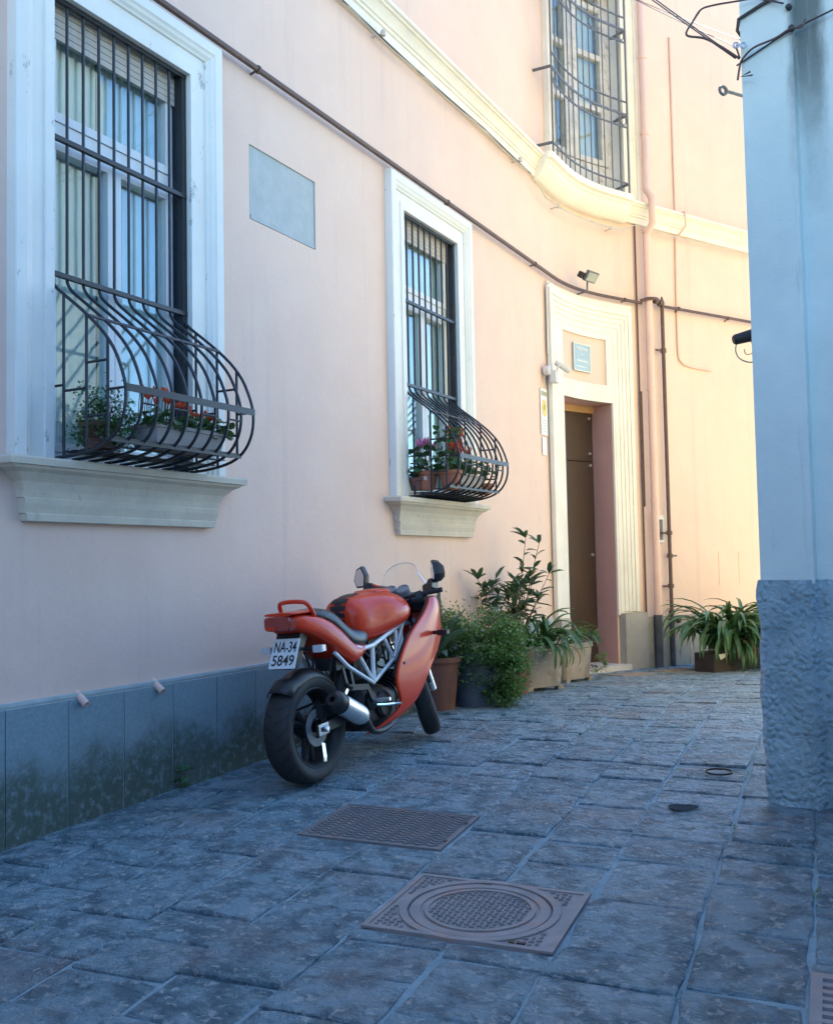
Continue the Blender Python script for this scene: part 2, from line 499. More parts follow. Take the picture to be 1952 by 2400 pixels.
# ------------------------------------------------------------------ mesh helpers
class MB:
    def __init__(self):
        self.v, self.f, self.uv = [], [], None

    def add(self, vs, fs):
        b = len(self.v)
        self.v += [tuple(x) for x in vs]
        self.f += [tuple(i + b for i in q) for q in fs]
        return self

    def box(self, c, size, M=None):
        cx, cy, cz = c
        hx, hy, hz = size[0] / 2, size[1] / 2, size[2] / 2
        vs = [V((cx + sx * hx, cy + sy * hy, cz + sz * hz)) for sx in (-1, 1) for sy in (-1, 1) for sz in (-1, 1)]
        if M is not None:
            vs = [M @ p for p in vs]
        return self.add(vs, [(0, 1, 3, 2), (4, 6, 7, 5), (0, 4, 5, 1), (2, 3, 7, 6), (0, 2, 6, 4), (1, 5, 7, 3)])

    def wbox(self, s0, s1, o0, o1, z0, z1, ds=.12):
        n = 1 if s1 <= SA or s0 >= SA + LA else max(1, int(math.ceil((s1 - s0) / ds)))
        vs, fs = [], []
        for i in range(n + 1):
            s = s0 + (s1 - s0) * i / n
            vs += [W(s, o0, z0), W(s, o1, z0), W(s, o1, z1), W(s, o0, z1)]
        for i in range(n):
            a, b = i * 4, i * 4 + 4
            for j in range(4):
                fs.append((a + j, a + (j + 1) % 4, b + (j + 1) % 4, b + j))
        fs += [(3, 2, 1, 0), (n * 4, n * 4 + 1, n * 4 + 2, n * 4 + 3)]
        return self.add(vs, fs)

    def loft(self, rings, cap=True, closed=True):
        m = len(rings[0])
        vs, fs = [], []
        for r in rings:
            vs += list(r)
        for i in range(len(rings) - 1):
            for j in range(m if closed else m - 1):
                fs.append((i * m + j, i * m + (j + 1) % m, (i + 1) * m + (j + 1) % m, (i + 1) * m + j))
        if cap and closed:
            fs.append(tuple(range(m - 1, -1, -1)))
            fs.append(tuple((len(rings) - 1) * m + j for j in range(m)))
        return self.add(vs, fs)

    def tube(self, pts, r, n=8, cap=True, flat=None):
        pts = [V(p) for p in pts]
        rr = r if isinstance(r, (list, tuple)) else [r] * len(pts)
        rings = []
        prev = None
        for i, p in enumerate(pts):
            if i == 0:
                d = pts[1] - p
            elif i == len(pts) - 1:
                d = p - pts[i - 1]
            else:
                d = (pts[i + 1] - p).normalized() + (p - pts[i - 1]).normalized()
            d = d.normalized() if d.length > 1e-9 else V((0, 0, 1))
            if prev is None:
                a = V((0, 0, 1)) if abs(d.z) < .9 else V((1, 0, 0))
                x = d.cross(a).normalized()
            else:
                x = (prev - d * prev.dot(d)).normalized()
            prev = x
            y = d.cross(x)
            rings.append([p + x * (rr[i] * math.cos(2 * math.pi * j / n)) + y * (rr[i] * math.sin(2 * math.pi * j / n)) for j in range(n)])
        return self.loft(rings, cap)

    def strap(self, pts, nrm, wdt, thk):
        """flat bar along pts; nrm = list of face normals, wdt across, thk along the normal"""
        pts = [V(p) for p in pts]
        rings = []
        for i, p in enumerate(pts):
            d = (pts[min(i + 1, len(pts) - 1)] - pts[max(i - 1, 0)]).normalized()
            nn = V(nrm[i] if isinstance(nrm, list) else nrm)
            nn = (nn - d * nn.dot(d)).normalized()
            x = d.cross(nn)
            rings.append([p + x * wdt / 2 + nn * thk / 2, p - x * wdt / 2 + nn * thk / 2, p - x * wdt / 2 - nn * thk / 2, p + x * wdt / 2 - nn * thk / 2])
        return self.loft(rings)

    def lathe(self, prof, axis_p, ax, n=24, closed_prof=False):
        ax = V(ax).normalized()
        a = V((0, 0, 1)) if abs(ax.z) < .9 else V((1, 0, 0))
        x = ax.cross(a).normalized()
        y = ax.cross(x)
        c = V(axis_p)
        m = len(prof)
        vs, fs = [], []
        for i in range(n):
            t = 2 * math.pi * i / n
            d = x * math.cos(t) + y * math.sin(t)
            for (h, r) in prof:
                vs.append(c + ax * h + d * r)
        mm = m if closed_prof else m - 1
        for i in range(n):
            for j in range(mm):
                fs.append((i * m + j, ((i + 1) % n) * m + j, ((i + 1) % n) * m + (j + 1) % m, i * m + (j + 1) % m))
        return self.add(vs, fs)

    def xform(self, M, start=0):
        self.v = self.v[:start] + [tuple(M @ V(p)) for p in self.v[start:]]
        return self

    def mesh(self, name, smooth=False, angle=None):
        me = bpy.data.meshes.new(name)
        me.from_pydata(self.v, [], self.f)
        bm = bmesh.new()
        bm.from_mesh(me)
        bmesh.ops.recalc_face_normals(bm, faces=bm.faces)
        bm.to_mesh(me)
        bm.free()
        if smooth:
            me.polygons.foreach_set('use_smooth', [True] * len(me.polygons))
            if angle:
                me.set_sharp_from_angle(angle=rad(angle))
        return me

    def build(self, name, mat, parent=None, smooth=False, angle=40):
        return link(name, self.mesh(name, smooth, angle), mat, parent)


INV = {}


def link(name, me, mat=None, parent=None, M=None):
    o = bpy.data.objects.new(name, me)
    COL.objects.link(o)
    if mat is not None and me is not None and not me.materials:
        me.materials.append(MATS[mat] if isinstance(mat, str) else mat)
    if M is not None:
        o.matrix_basis = M
    if parent is not None:
        o.parent = parent
        o.matrix_parent_inverse = INV.get(parent.name, Matrix())
    return o


def thing(name, label, cat, loc=(0, 0, 0), group=None, M=None):
    o = bpy.data.objects.new(name, None)
    COL.objects.link(o)
    o.empty_display_size = .2
    if M is not None:
        o.matrix_basis = M                 # children use local coordinates
    else:
        o.location = loc
        INV[o.name] = Matrix.Translation(-V(loc))   # children use world coordinates
    return tag(o, label, cat, group)


def tag(o, label, cat, group=None):
    o['label'] = label
    o['category'] = cat
    if group:
        o['group'] = group
    return o


def smooth_path(pts, n=6):
    """Catmull-Rom through pts"""
    pts = [V(p) for p in pts]
    out = []
    for i in range(len(pts) - 1):
        p0 = pts[max(i - 1, 0)]
        p1, p2 = pts[i], pts[i + 1]
        p3 = pts[min(i + 2, len(pts) - 1)]
        for k in range(n):
            t = k / n
            out.append(.5 * ((2 * p1) + (p2 - p0) * t + (2 * p0 - 5 * p1 + 4 * p2 - p3) * t * t + (3 * p1 - p0 - 3 * p2 + p3) * t ** 3))
    out.append(pts[-1])
    return out


def text_mesh(txt, size, bold=0.0, align='CENTER'):
    cu = bpy.data.curves.new('txt', 'FONT')
    cu.body = txt
    cu.size = size
    cu.align_x = align
    cu.align_y = 'CENTER'
    cu.extrude = .0006
    cu.offset = bold
    cu.resolution_u = 3
    ob = bpy.data.objects.new('txt', cu)
    COL.objects.link(ob)
    bpy.context.view_layer.update()
    me = bpy.data.meshes.new_from_object(ob.evaluated_get(bpy.context.evaluated_depsgraph_get()))
    bpy.data.objects.remove(ob)
    bpy.data.curves.remove(cu)
    return me


# ================================================================== ground and paving
def build_ground():
    mb = MB()
    xs = [-80, -20, -8, -4, 0, 4, 8, 20, 80]
    ys = [-80, -20, -4, 0, 3.4, 4.7, 5.8, 6.9, 8.2, 9, 10, 11, 12.5, 16, 30, 120]
    for y in ys:
        for x in xs:
            mb.v.append((x, y, gz(y) - .045))
    n = len(xs)
    for j in range(len(ys) - 1):
        for i in range(n - 1):
            mb.f.append((j * n + i, j * n + i + 1, (j + 1) * n + i + 1, (j + 1) * n + i))
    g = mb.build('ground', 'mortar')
    g['kind'] = 'structure'


SROT = rad(22.3)
SA_DIR = V((math.sin(SROT), math.cos(SROT)))      # along the courses
SB_DIR = V((math.cos(SROT), -math.sin(SROT)))     # across the courses


def ab(a, b):
    return SA_DIR * a + SB_DIR * b


MAN = dict(b0=-1.635, b1=-.905, a0=None, a1=None)


def to_ab(x, y):
    p = V((x, y))
    return p.dot(SA_DIR), p.dot(SB_DIR)


def in_view(p, margin=.12):
    d = V((p.x, p.y, p.z)) - V((0, 0, CAMZ))
    z = d.dot(_f)
    if z < .5:
        return None
    x = d.dot(_r) / z * 2350 / 976
    y = d.dot(_u) / z * 2350 / 1200
    return abs(x) < 1 + margin and abs(y) < 1 + margin


def build_paving():
    # bed of mortar, just below the stones
    mb = MB()
    ys = [-8 + .5 * i for i in range(0, 54)]
    xs = [-9, -5, -3, -1.5, 0, 1.5, 3, 5, 9]
    for y in ys:
        for x in xs:
            mb.v.append((x, y, gz(y) - .0078))
    n = len(xs)
    for j in range(len(ys) - 1):
        for i in range(n - 1):
            mb.f.append((j * n + i, j * n + i + 1, (j + 1) * n + i + 1, (j + 1) * n + i))
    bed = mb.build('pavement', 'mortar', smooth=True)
    bed['kind'] = 'structure'
    rnd = random.Random(11)
    ma = [to_ab(-.25, 3.66)[0], to_ab(-.01, 4.27)[0], to_ab(.68, 4.01)[0], to_ab(.47, 3.48)[0]]
    man = ((ma[0] + ma[3]) / 2, (ma[1] + ma[2]) / 2, -1.640, -.900)
    ga = [to_ab(-.58, 4.88)[0], to_ab(-.36, 5.43)[0], to_ab(.29, 5.04)[0], to_ab(.07, 4.53)[0]]
    gra = ((ga[0] + ga[3]) / 2, (ga[1] + ga[2]) / 2, -2.410, -1.655)
    cga = to_ab(1.25, 3.27)
    cgr = (cga[0] - 1.2, cga[0], -.105, .30)
    global GRATES
    GRATES = dict(man=man, grate=gra, corner=cgr)
    bounds = [-6.2, -5.75, -5.3, -4.9, -4.45, -4.0, -3.6, -3.18, -2.78, -2.41, -2.03, -1.648, -1.27, -.903, -.48, -.105, .30, .72, 1.12, 1.55, 1.98, 2.4, 2.85, 3.3, 3.7, 4.1]
    cells = []
    for i in range(len(bounds) - 1):
        b0, b1 = bounds[i], bounds[i + 1]
        a = -3.0 - rnd.random() * .5
        blocks = [q for q in (man, gra, cgr) if q[2] < (b0 + b1) / 2 < q[3]]
        cuts = []
        while a < 15.5:
            L = rnd.choice((rnd.uniform(.22, .36), rnd.uniform(.30, .52)))
            cuts.append((a, a + L))
            a += L
        out = []
        for (x0, x1) in cuts:
            segs = [(x0, x1)]
            for q in blocks:
                ns = []
                for (u0, u1) in segs:
                    if u1 <= q[0] or u0 >= q[1]:
                        ns.append((u0, u1))
                    else:
                        if u0 < q[0]:
                            ns.append((u0, q[0]))
                        if u1 > q[1]:
                            ns.append((q[1], u1))
                segs = ns
            out += segs
        for (u0, u1) in out:
            if u1 - u0 > .05:
                if u1 - u0 > .45 and rnd.random() < .10 and b1 - b0 > .36:
                    bm_ = (b0 + b1) / 2 + rnd.uniform(-.05, .05)
                    cells += [(u0, u1, b0, bm_), (u0, u1, bm_, b1)]
                else:
                    cells.append((u0, u1, b0, b1))
    vis, rest = [], []
    for c in cells:
        ac, bc = (c[0] + c[1]) / 2, (c[2] + c[3]) / 2
        p = ab(ac, bc)
        # skip what lies under the buildings
        rel = V((p.x, p.y)) - B0
        t0 = V((math.sin(YAW0), math.cos(YAW0)))
        if rel.dot(V((t0.y, -t0.x))) < -.25:
            continue
        p2, t2, n2 = wall_frame(10.5)
        if (V((p.x, p.y)) - p2).dot(n2) < -.2:
            continue
        rb = V((p.x, p.y)) - PB
        if rb.dot(PE) > .3 and -rb.dot(PN) > .3:
            continue
        hit = any(in_view(V((q.x, q.y, gz(q.y)))) for q in (p, ab(c[0], c[2]), ab(c[1], c[2]), ab(c[0], c[3]), ab(c[1], c[3])))
        (vis if hit else rest).append((p.length, c))
    vis.sort()
    print('stones in view', len(vis), 'outside', len(rest))
    extra = vis[300:]
    vis = vis[:300]

    def stone_geo(c):
        a0, a1, b0, b1 = c
        g = rnd.choice((.002, .003, .005, .008, .012)) * rnd.uniform(.8, 1.2)
        a0 += g; a1 -= g; b0 += g; b1 -= g
        cc = [(a0, b0), (a1, b0), (a1, b1), (a0, b1)]
        cc = [(x + rnd.uniform(-.008, .008), y + rnd.uniform(-.008, .008)) for x, y in cc]
        out = []
        for k in range(4):
            p, q = cc[k], cc[(k + 1) % 4]
            m = 4 if abs(q[0] - p[0]) + abs(q[1] - p[1]) > .3 else 3
            for j in range(m):
                t = j / m
                jit = .006 if j else .004
                x, y = p[0] + (q[0] - p[0]) * t, p[1] + (q[1] - p[1]) * t
                if j == 0:      # worn corner
                    pr = cc[k - 1]
                    cx, cy = (a0 + a1) / 2, (b0 + b1) / 2
                    kc = rnd.choice((.003, .006, .012, .03))
                    x += (cx - x) * kc; y += (cy - y) * kc
                out.append((x + rnd.uniform(-jit, jit), y + rnd.uniform(-jit, jit)))
        ctr = ((a0 + a1) / 2, (b0 + b1) / 2)
        hh = rnd.uniform(-.003, .011)
        tx, ty = rnd.uniform(-.014, .014), rnd.uniform(-.014, .014)

        def P(x, y, dz):
            w2 = ab(x, y)
            nz = noise.noise(V((w2.x * 5, w2.y * 5, 3.1))) * .004
            return V((w2.x, w2.y, gz(w2.y) + hh + tx * (x - ctr[0]) + ty * (y - ctr[1]) + nz + dz))
        ins = .014
        r0 = [P(x, y, -.05) for x, y in out]
        r1 = [P(x, y, -.006 + rnd.uniform(-.004, .003)) for x, y in out]
        inn = []
        for x, y in out:
            dx, dy = ctr[0] - x, ctr[1] - y
            L = math.hypot(dx, dy)
            k_ = ins * rnd.uniform(.4, 1.0) / max(L, .05)
            inn.append((x + dx * k_, y + dy * k_))
        r2 = [P(x, y, 0) for x, y in inn]
        r3 = [P(x + (ctr[0] - x) * .5, y + (ctr[1] - y) * .5, rnd.uniform(-.002, .003)) for x, y in inn]
        m = len(out)
        vs = r0 + r1 + r2 + r3 + [P(ctr[0], ctr[1], .001)]
        fs = []
        for r in range(3):
            for j in range(m):
                fs.append((r * m + j, r * m + (j + 1) % m, (r + 1) * m + (j + 1) % m, (r + 1) * m + j))
        for j in range(m):
            fs.append((3 * m + j, 3 * m + (j + 1) % m, 4 * m))
        return vs, fs
    for d, c in vis:
        vs, fs = stone_geo(c)
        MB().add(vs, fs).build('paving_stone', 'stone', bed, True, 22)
    mb = MB()
    for d, c in rest + extra:
        vs, fs = stone_geo(c)
        mb.add(vs, fs)
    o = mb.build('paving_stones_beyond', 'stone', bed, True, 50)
    o['kind'] = 'stuff'


# ---- covers
def ground_frame(a0, a1, b0, b1):
    """local frame of a rectangle on the paving: returns function (u along b, v along a, h) -> world"""
    def P(a, b, h):
        q = ab(a, b)
        return V((q.x, q.y, gz(q.y) + h))
    return P


def build_covers():
    # manhole
    a0, a1, b0, b1 = GRATES['man']
    a0 += .012; a1 -= .012; b0 += .012; b1 -= .012
    P = ground_frame(a0, a1, b0, b1)
    ac, bc = (a0 + a1) / 2, (b0 + b1) / 2
    q = ab(ac, bc)
    t = thing('manhole_cover', 'rusty square manhole frame with a round chequered lid set in the paving', 'manhole cover', (q.x, q.y, gz(q.y)))
    R1 = min(a1 - a0, b1 - b0) * .47
    mb = MB()
    n = 48
    # frame plate with round hole
    ring, outer = [], []
    for i in range(n):
        th = 2 * math.pi * i / n
        ring.append((ac + R1 * math.sin(th), bc + R1 * math.cos(th)))
        k = 1 / max(abs(math.sin(th)) / ((a1 - a0) / 2), abs(math.cos(th)) / ((b1 - b0) / 2))
        outer.append((ac + k * math.sin(th), bc + k * math.cos(th)))
    vs = [P(x, y, -.03) for x, y in outer] + [P(x, y, .002) for x, y in outer] + [P(x, y, .002) for x, y in ring] + [P(x, y, -.03) for x, y in ring]
    fs = []
    for r in range(3):
        for j in range(n):
            fs.append((r * n + j, r * n + (j + 1) % n, (r + 1) * n + (j + 1) % n, (r + 1) * n + j))
    mb.add(vs, fs)
    mb.build('frame_plate', 'rusty_iron', t)
    # raised border
    mb = MB()
    for (x0, x1, y0, y1) in ((a0, a0 + .022, b0, b1), (a1 - .022, a1, b0, b1), (a0 + .022, a1 - .022, b0, b0 + .022), (a0 + .022, a1 - .022, b1 - .022, b1)):
        vs = [P(x, y, h) for h in (0, .008) for x, y in ((x0, y0), (x1, y0), (x1, y1), (x0, y1))]
        mb.add(vs, [(4, 5, 6, 7), (0, 1, 5, 4), (1, 2, 6, 5), (2, 3, 7, 6), (3, 0, 4, 7)])
    mb.build('border', 'rusty_iron', t)

    def ringp(r0, r1, h0, h1, name):
        m = MB()
        vs = []
        for i in range(n):
            th = 2 * math.pi * i / n
            for r, h in ((r0, h0), (r0, h1), (r1, h1), (r1, h0)):
                vs.append(P(ac + r * math.sin(th), bc + r * math.cos(th), h))
        fs = []
        for i in range(n):
            for j in range(3):
                fs.append((i * 4 + j, ((i + 1) % n) * 4 + j, ((i + 1) % n) * 4 + j + 1, i * 4 + j + 1))
        m.add(vs, fs)
        return m.build(name, 'rusty_iron', t, True, 30)
    ringp(R1 - .002, R1 + .028, -.01, .009, 'seat_ring')
    # lid
    m = MB()
    vs = [P(ac, bc, 0.0)] + [P(ac + (R1 - .008) * math.sin(2 * math.pi * i / n), bc + (R1 - .008) * math.cos(2 * math.pi * i / n), 0.0) for i in range(n)]
    m.add(vs, [(0, 1 + i, 1 + (i + 1) % n) for i in range(n)])
    lid = m.build('lid', 'rusty_iron', t)
    ringp(R1 - .05, R1 - .012, -.005, .006, 'lid_rim')
    ringp(R1 * .70, R1 * .76, -.005, .007, 'lid_ring')

    def studs(name, inside, pitch=.030, h0=.001):
        m = MB()
        ia = int((a1 - a0) / pitch) + 2
        ib = int((b1 - b0) / pitch) + 2
        for i in range(-ia // 2, ia // 2 + 1):
            for j in range(-ib // 2, ib // 2 + 1):
                x = ac + i * pitch + (j % 2) * pitch * .5
                y = bc + j * pitch * .8
                if not inside(x, y):
                    continue
                l_, w_ = pitch * .34, pitch * .2
                if (i + j) % 2:
                    l_, w_ = w_, l_
                vs = [P(x - l_, y - w_, h0), P(x + l_, y - w_, h0), P(x + l_, y + w_, h0), P(x - l_, y + w_, h0)]
                vs += [P(x - l_ * .7, y - w_ * .7, h0 + .006), P(x + l_ * .7, y - w_ * .7, h0 + .006), P(x + l_ * .7, y + w_ * .7, h0 + .006), P(x - l_ * .7, y + w_ * .7, h0 + .006)]
                m.add(vs, [(4, 5, 6, 7), (0, 1, 5, 4), (1, 2, 6, 5), (2, 3, 7, 6), (3, 0, 4, 7)])
        o = m.build(name, 'dark_iron', t)
        o['kind'] = 'stuff'
    studs('lid_studs', lambda x, y: math.hypot(x - ac, y - bc) < R1 * .68, h0=0.0)
    studs('frame_studs', lambda x, y: math.hypot(x - ac, y - bc) > R1 + .04 and a0 + .03 < x < a1 - .03 and b0 + .03 < y < b1 - .03, h0=.002)
    for (da, db, la, lb) in ((-.25, .22, .008, .03), (.26, -.06, .006, .022)):
        m = MB()
        vs = [P(ac + da + sx * la, bc + db + sy * lb, h) for h in (.0035, .0075) for sx, sy in ((-1, -1), (1, -1), (1, 1), (-1, 1))]
        m.add(vs, [(4, 5, 6, 7), (0, 1, 5, 4), (1, 2, 6, 5), (2, 3, 7, 6), (3, 0, 4, 7)])
        m.build('key_slot', 'ink_black', t)
    # ribbed rectangular cover
    a0, a1, b0, b1 = GRATES['grate']
    a0 += .012; a1 -= .012; b0 += .012; b1 -= .012
    P = ground_frame(a0, a1, b0, b1)
    q = ab((a0 + a1) / 2, (b0 + b1) / 2)
    t = thing('access_cover', 'dark iron rectangular access cover with herringbone ribs behind the motorcycle', 'access cover', (q.x, q.y, gz(q.y)))
    m = MB()
    vs = [P(x, y, h) for h in (-.03, .001) for x, y in ((a0, b0), (a1, b0), (a1, b1), (a0, b1))]
    m.add(vs, [(4, 5, 6, 7), (0, 1, 5, 4), (1, 2, 6, 5), (2, 3, 7, 6), (3, 0, 4, 7)])
    m.build('plate', 'dark_iron', t)
    m = MB()
    for (x0, x1, y0, y1) in ((a0, a0 + .014, b0, b1), (a1 - .014, a1, b0, b1), (a0 + .014, a1 - .014, b0, b0 + .014), (a0 + .014, a1 - .014, b1 - .014, b1)):
        vs = [P(x, y, h) for h in (0, .005) for x, y in ((x0, y0), (x1, y0), (x1, y1), (x0, y1))]
        m.add(vs, [(4, 5, 6, 7), (0, 1, 5, 4), (1, 2, 6, 5), (2, 3, 7, 6), (3, 0, 4, 7)])
    m.build('border', 'dark_iron', t)
    m = MB()
    nr = 22
    na = 14
    for i in range(nr):
        bb = b0 + .03 + (b1 - b0 - .06) * (i + .5) / nr
        for j in range(na):
            aa = a0 + .03 + (a1 - a0 - .06) * (j + .5) / na
            L, wd = .024, .0042
            ang = rad(52 if i % 2 else -52)
            d = V((math.cos(ang), math.sin(ang)))
            e = V((-d.y, d.x))
            cs = [V((aa, bb)) + d * sx * L * .8 + e * sy * wd for sx, sy in ((-1, -1), (1, -1), (1, 1), (-1, 1))]
            vs = [P(c.x, c.y, .001) for c in cs] + [P(c.x, c.y, .0065) for c in cs]
            m.add(vs, [(4, 5, 6, 7), (0, 1, 5, 4), (1, 2, 6, 5), (2, 3, 7, 6), (3, 0, 4, 7)])
    o = m.build('herringbone_ribs', 'dark_iron', t)
    o['kind'] = 'stuff'
    for (x, y) in ((a0 + .12, b1 - .02), (a1 - .14, b1 - .02), (a1 - .06, b1 - .12)):
        m = MB()
        vs = [P(x + sx * .012, y + sy * .009, h) for h in (.0055, .0068) for sx, sy in ((-1, -1), (1, -1), (1, 1), (-1, 1))]
        m.add(vs, [(4, 5, 6, 7), (0, 1, 5, 4), (1, 2, 6, 5), (2, 3, 7, 6), (3, 0, 4, 7)])
        m.build('lifting_slot', 'ink_black', t)
    # gully grate at the corner of the view
    a0, a1, b0, b1 = GRATES['corner']
    P = ground_frame(a0, a1, b0, b1)
    q = ab((a0 + a1) / 2, (b0 + b1) / 2)
    t = thing('gully_grate', 'rusty iron drain grate with open slots below the rough grey corner plinth', 'drain grate', (q.x, q.y, gz(q.y)))
    m = MB()
    for (x0, x1, y0, y1) in ((a0, a1, b0, b0 + .035), (a0, a1, b1 - .035, b1), (a0, a0 + .035, b0 + .035, b1 - .035), (a1 - .035, a1, b0 + .035, b1 - .035)):
        vs = [P(x, y, h) for h in (-.05, .004) for x, y in ((x0, y0), (x1, y0), (x1, y1), (x0, y1))]
        m.add(vs, [(4, 5, 6, 7), (0, 1, 5, 4), (1, 2, 6, 5), (2, 3, 7, 6), (3, 0, 4, 7)])
    m.build('grate_frame', 'rusty_iron', t)
    x = a0 + .06
    while x < a1 - .05:
        m = MB()
        vs = [P(xx, y, h) for h in (-.05, .003) for xx, y in ((x, b0 + .035), (x + .024, b0 + .035), (x + .024, b1 - .035), (x, b1 - .035))]
        m.add(vs, [(4, 5, 6, 7), (0, 1, 5, 4), (1, 2, 6, 5), (2, 3, 7, 6), (3, 0, 4, 7)])
        m.build('grate_bar', 'rusty_iron', t)
        x += .05
    m = MB()
    vs = [P(x, y, -.008) for x, y in ((a0 + .03, b0 + .03), (a1 - .03, b0 + .03), (a1 - .03, b1 - .03), (a0 + .03, b1 - .03))]
    m.add(vs, [(0, 1, 2, 3)])
    m.build('drain_pit', 'ink_black', t)
    # small square lids by the door
    for lab, cx, cy, wx, wy in (('small rusty iron lid in the paving at the brown door step', 2.36, 11.42, .5, .3), ('small rusty iron lid in the paving below the dark standpipe', 3.0, 11.95, .55, .26)):
        t = thing('inspection_lid', lab, 'inspection lid', (cx, cy, gz(cy)))
        p, tt, nn = wall_frame(9.2)
        m = MB()
        cs = [V((cx, cy)) + tt * sx * wx / 2 + nn * sy * wy / 2 for sx, sy in ((-1, -1), (1, -1), (1, 1), (-1, 1))]
        vs = [V((c.x, c.y, gz(c.y) - .02)) for c in cs] + [V((c.x, c.y, gz(c.y) + .012)) for c in cs]
        m.add(vs, [(4, 5, 6, 7), (0, 1, 5, 4), (1, 2, 6, 5), (2, 3, 7, 6), (3, 0, 4, 7)])
        m.build('lid', 'rusty_iron', t)
        m = MB()
        for k in range(7):
            for sx in (-.36, 0, .36):
                c = V((cx, cy)) + tt * sx * wx + nn * ((k - 3) / 7 * wy)
                e1, e2 = tt * wx * .14, nn * wy * .03
                cs = [c - e1 - e2, c + e1 - e2, c + e1 + e2, c - e1 + e2]
                vs = [V((q.x, q.y, gz(q.y) + .012)) for q in cs] + [V((q.x, q.y, gz(q.y) + .018)) for q in cs]
                m.add(vs, [(4, 5, 6, 7), (0, 1, 5, 4), (1, 2, 6, 5), (2, 3, 7, 6), (3, 0, 4, 7)])
        m.build('ribs', 'rusty_iron', t)
    # iron ring loop lying on the paving
    cx, cy = 1.71, 5.84
    pts = []
    for i in range(17):
        th = 2 * math.pi * i / 16
        x, y = cx + .075 * math.cos(th), cy + .055 * math.sin(th)
        pts.append((x, y, gz(y) + .016 + .004 * math.sin(th)))
    tag(MB().tube(pts, .006, 6).build('iron_ring', 'ink_black', None, True), 'thin black iron ring lying on the paving near the rough corner plinth', 'ring')
    # worn hole: its shade painted as a dark oval
    cx, cy = 1.32, 5.16
    m = MB()
    n = 20
    rnd = random.Random(3)
    prof = []
    vs = []
    for rr, h in ((1.18, .010), (1.0, .014), (.86, .012), (.5, .011)):
        for i in range(n):
            th = 2 * math.pi * i / n
            k = 1 + .12 * math.sin(3 * th + 1) + rnd.uniform(-.04, .04)
            x, y = cx + .065 * rr * k * math.cos(th), cy + .045 * rr * k * math.sin(th)
            vs.append((x, y, gz(y) + h))
    fs = []
    for r in range(3):
        for j in range(n):
            fs.append((r * n + j, r * n + (j + 1) % n, (r + 1) * n + (j + 1) % n, (r + 1) * n + j))
    fs.append(tuple(range(3 * n, 4 * n)))
    m.add(vs, fs)
    tag(m.build('painted_hole', 'dark_void', None, True), 'small dark oval painted for the shaded hole worn in the paving', 'painted hole')


# right-hand corner building footprint (face direction, outward normal of the face seen)
PB = V((1.780, 5.228))
PE = V((.76, -.65)).normalized()
PN = V((PE.y, -PE.x))          # outward normal of the face we see (towards the camera side)
if PN.y > 0:
    PN = -PN


# ================================================================== pink building
WINS = [(.29, 1.32), (3.97, 5.00)]
WZ0, WZ1 = 1.82, 4.22
DOOR = (7.78, 8.77, -.2, 3.21)
UPW = (7.72, 9.10, 5.92, 8.55)
PATCH = (1.925, 2.69, 3.535, 4.03)
HT = 11.2
SEND = 12.4


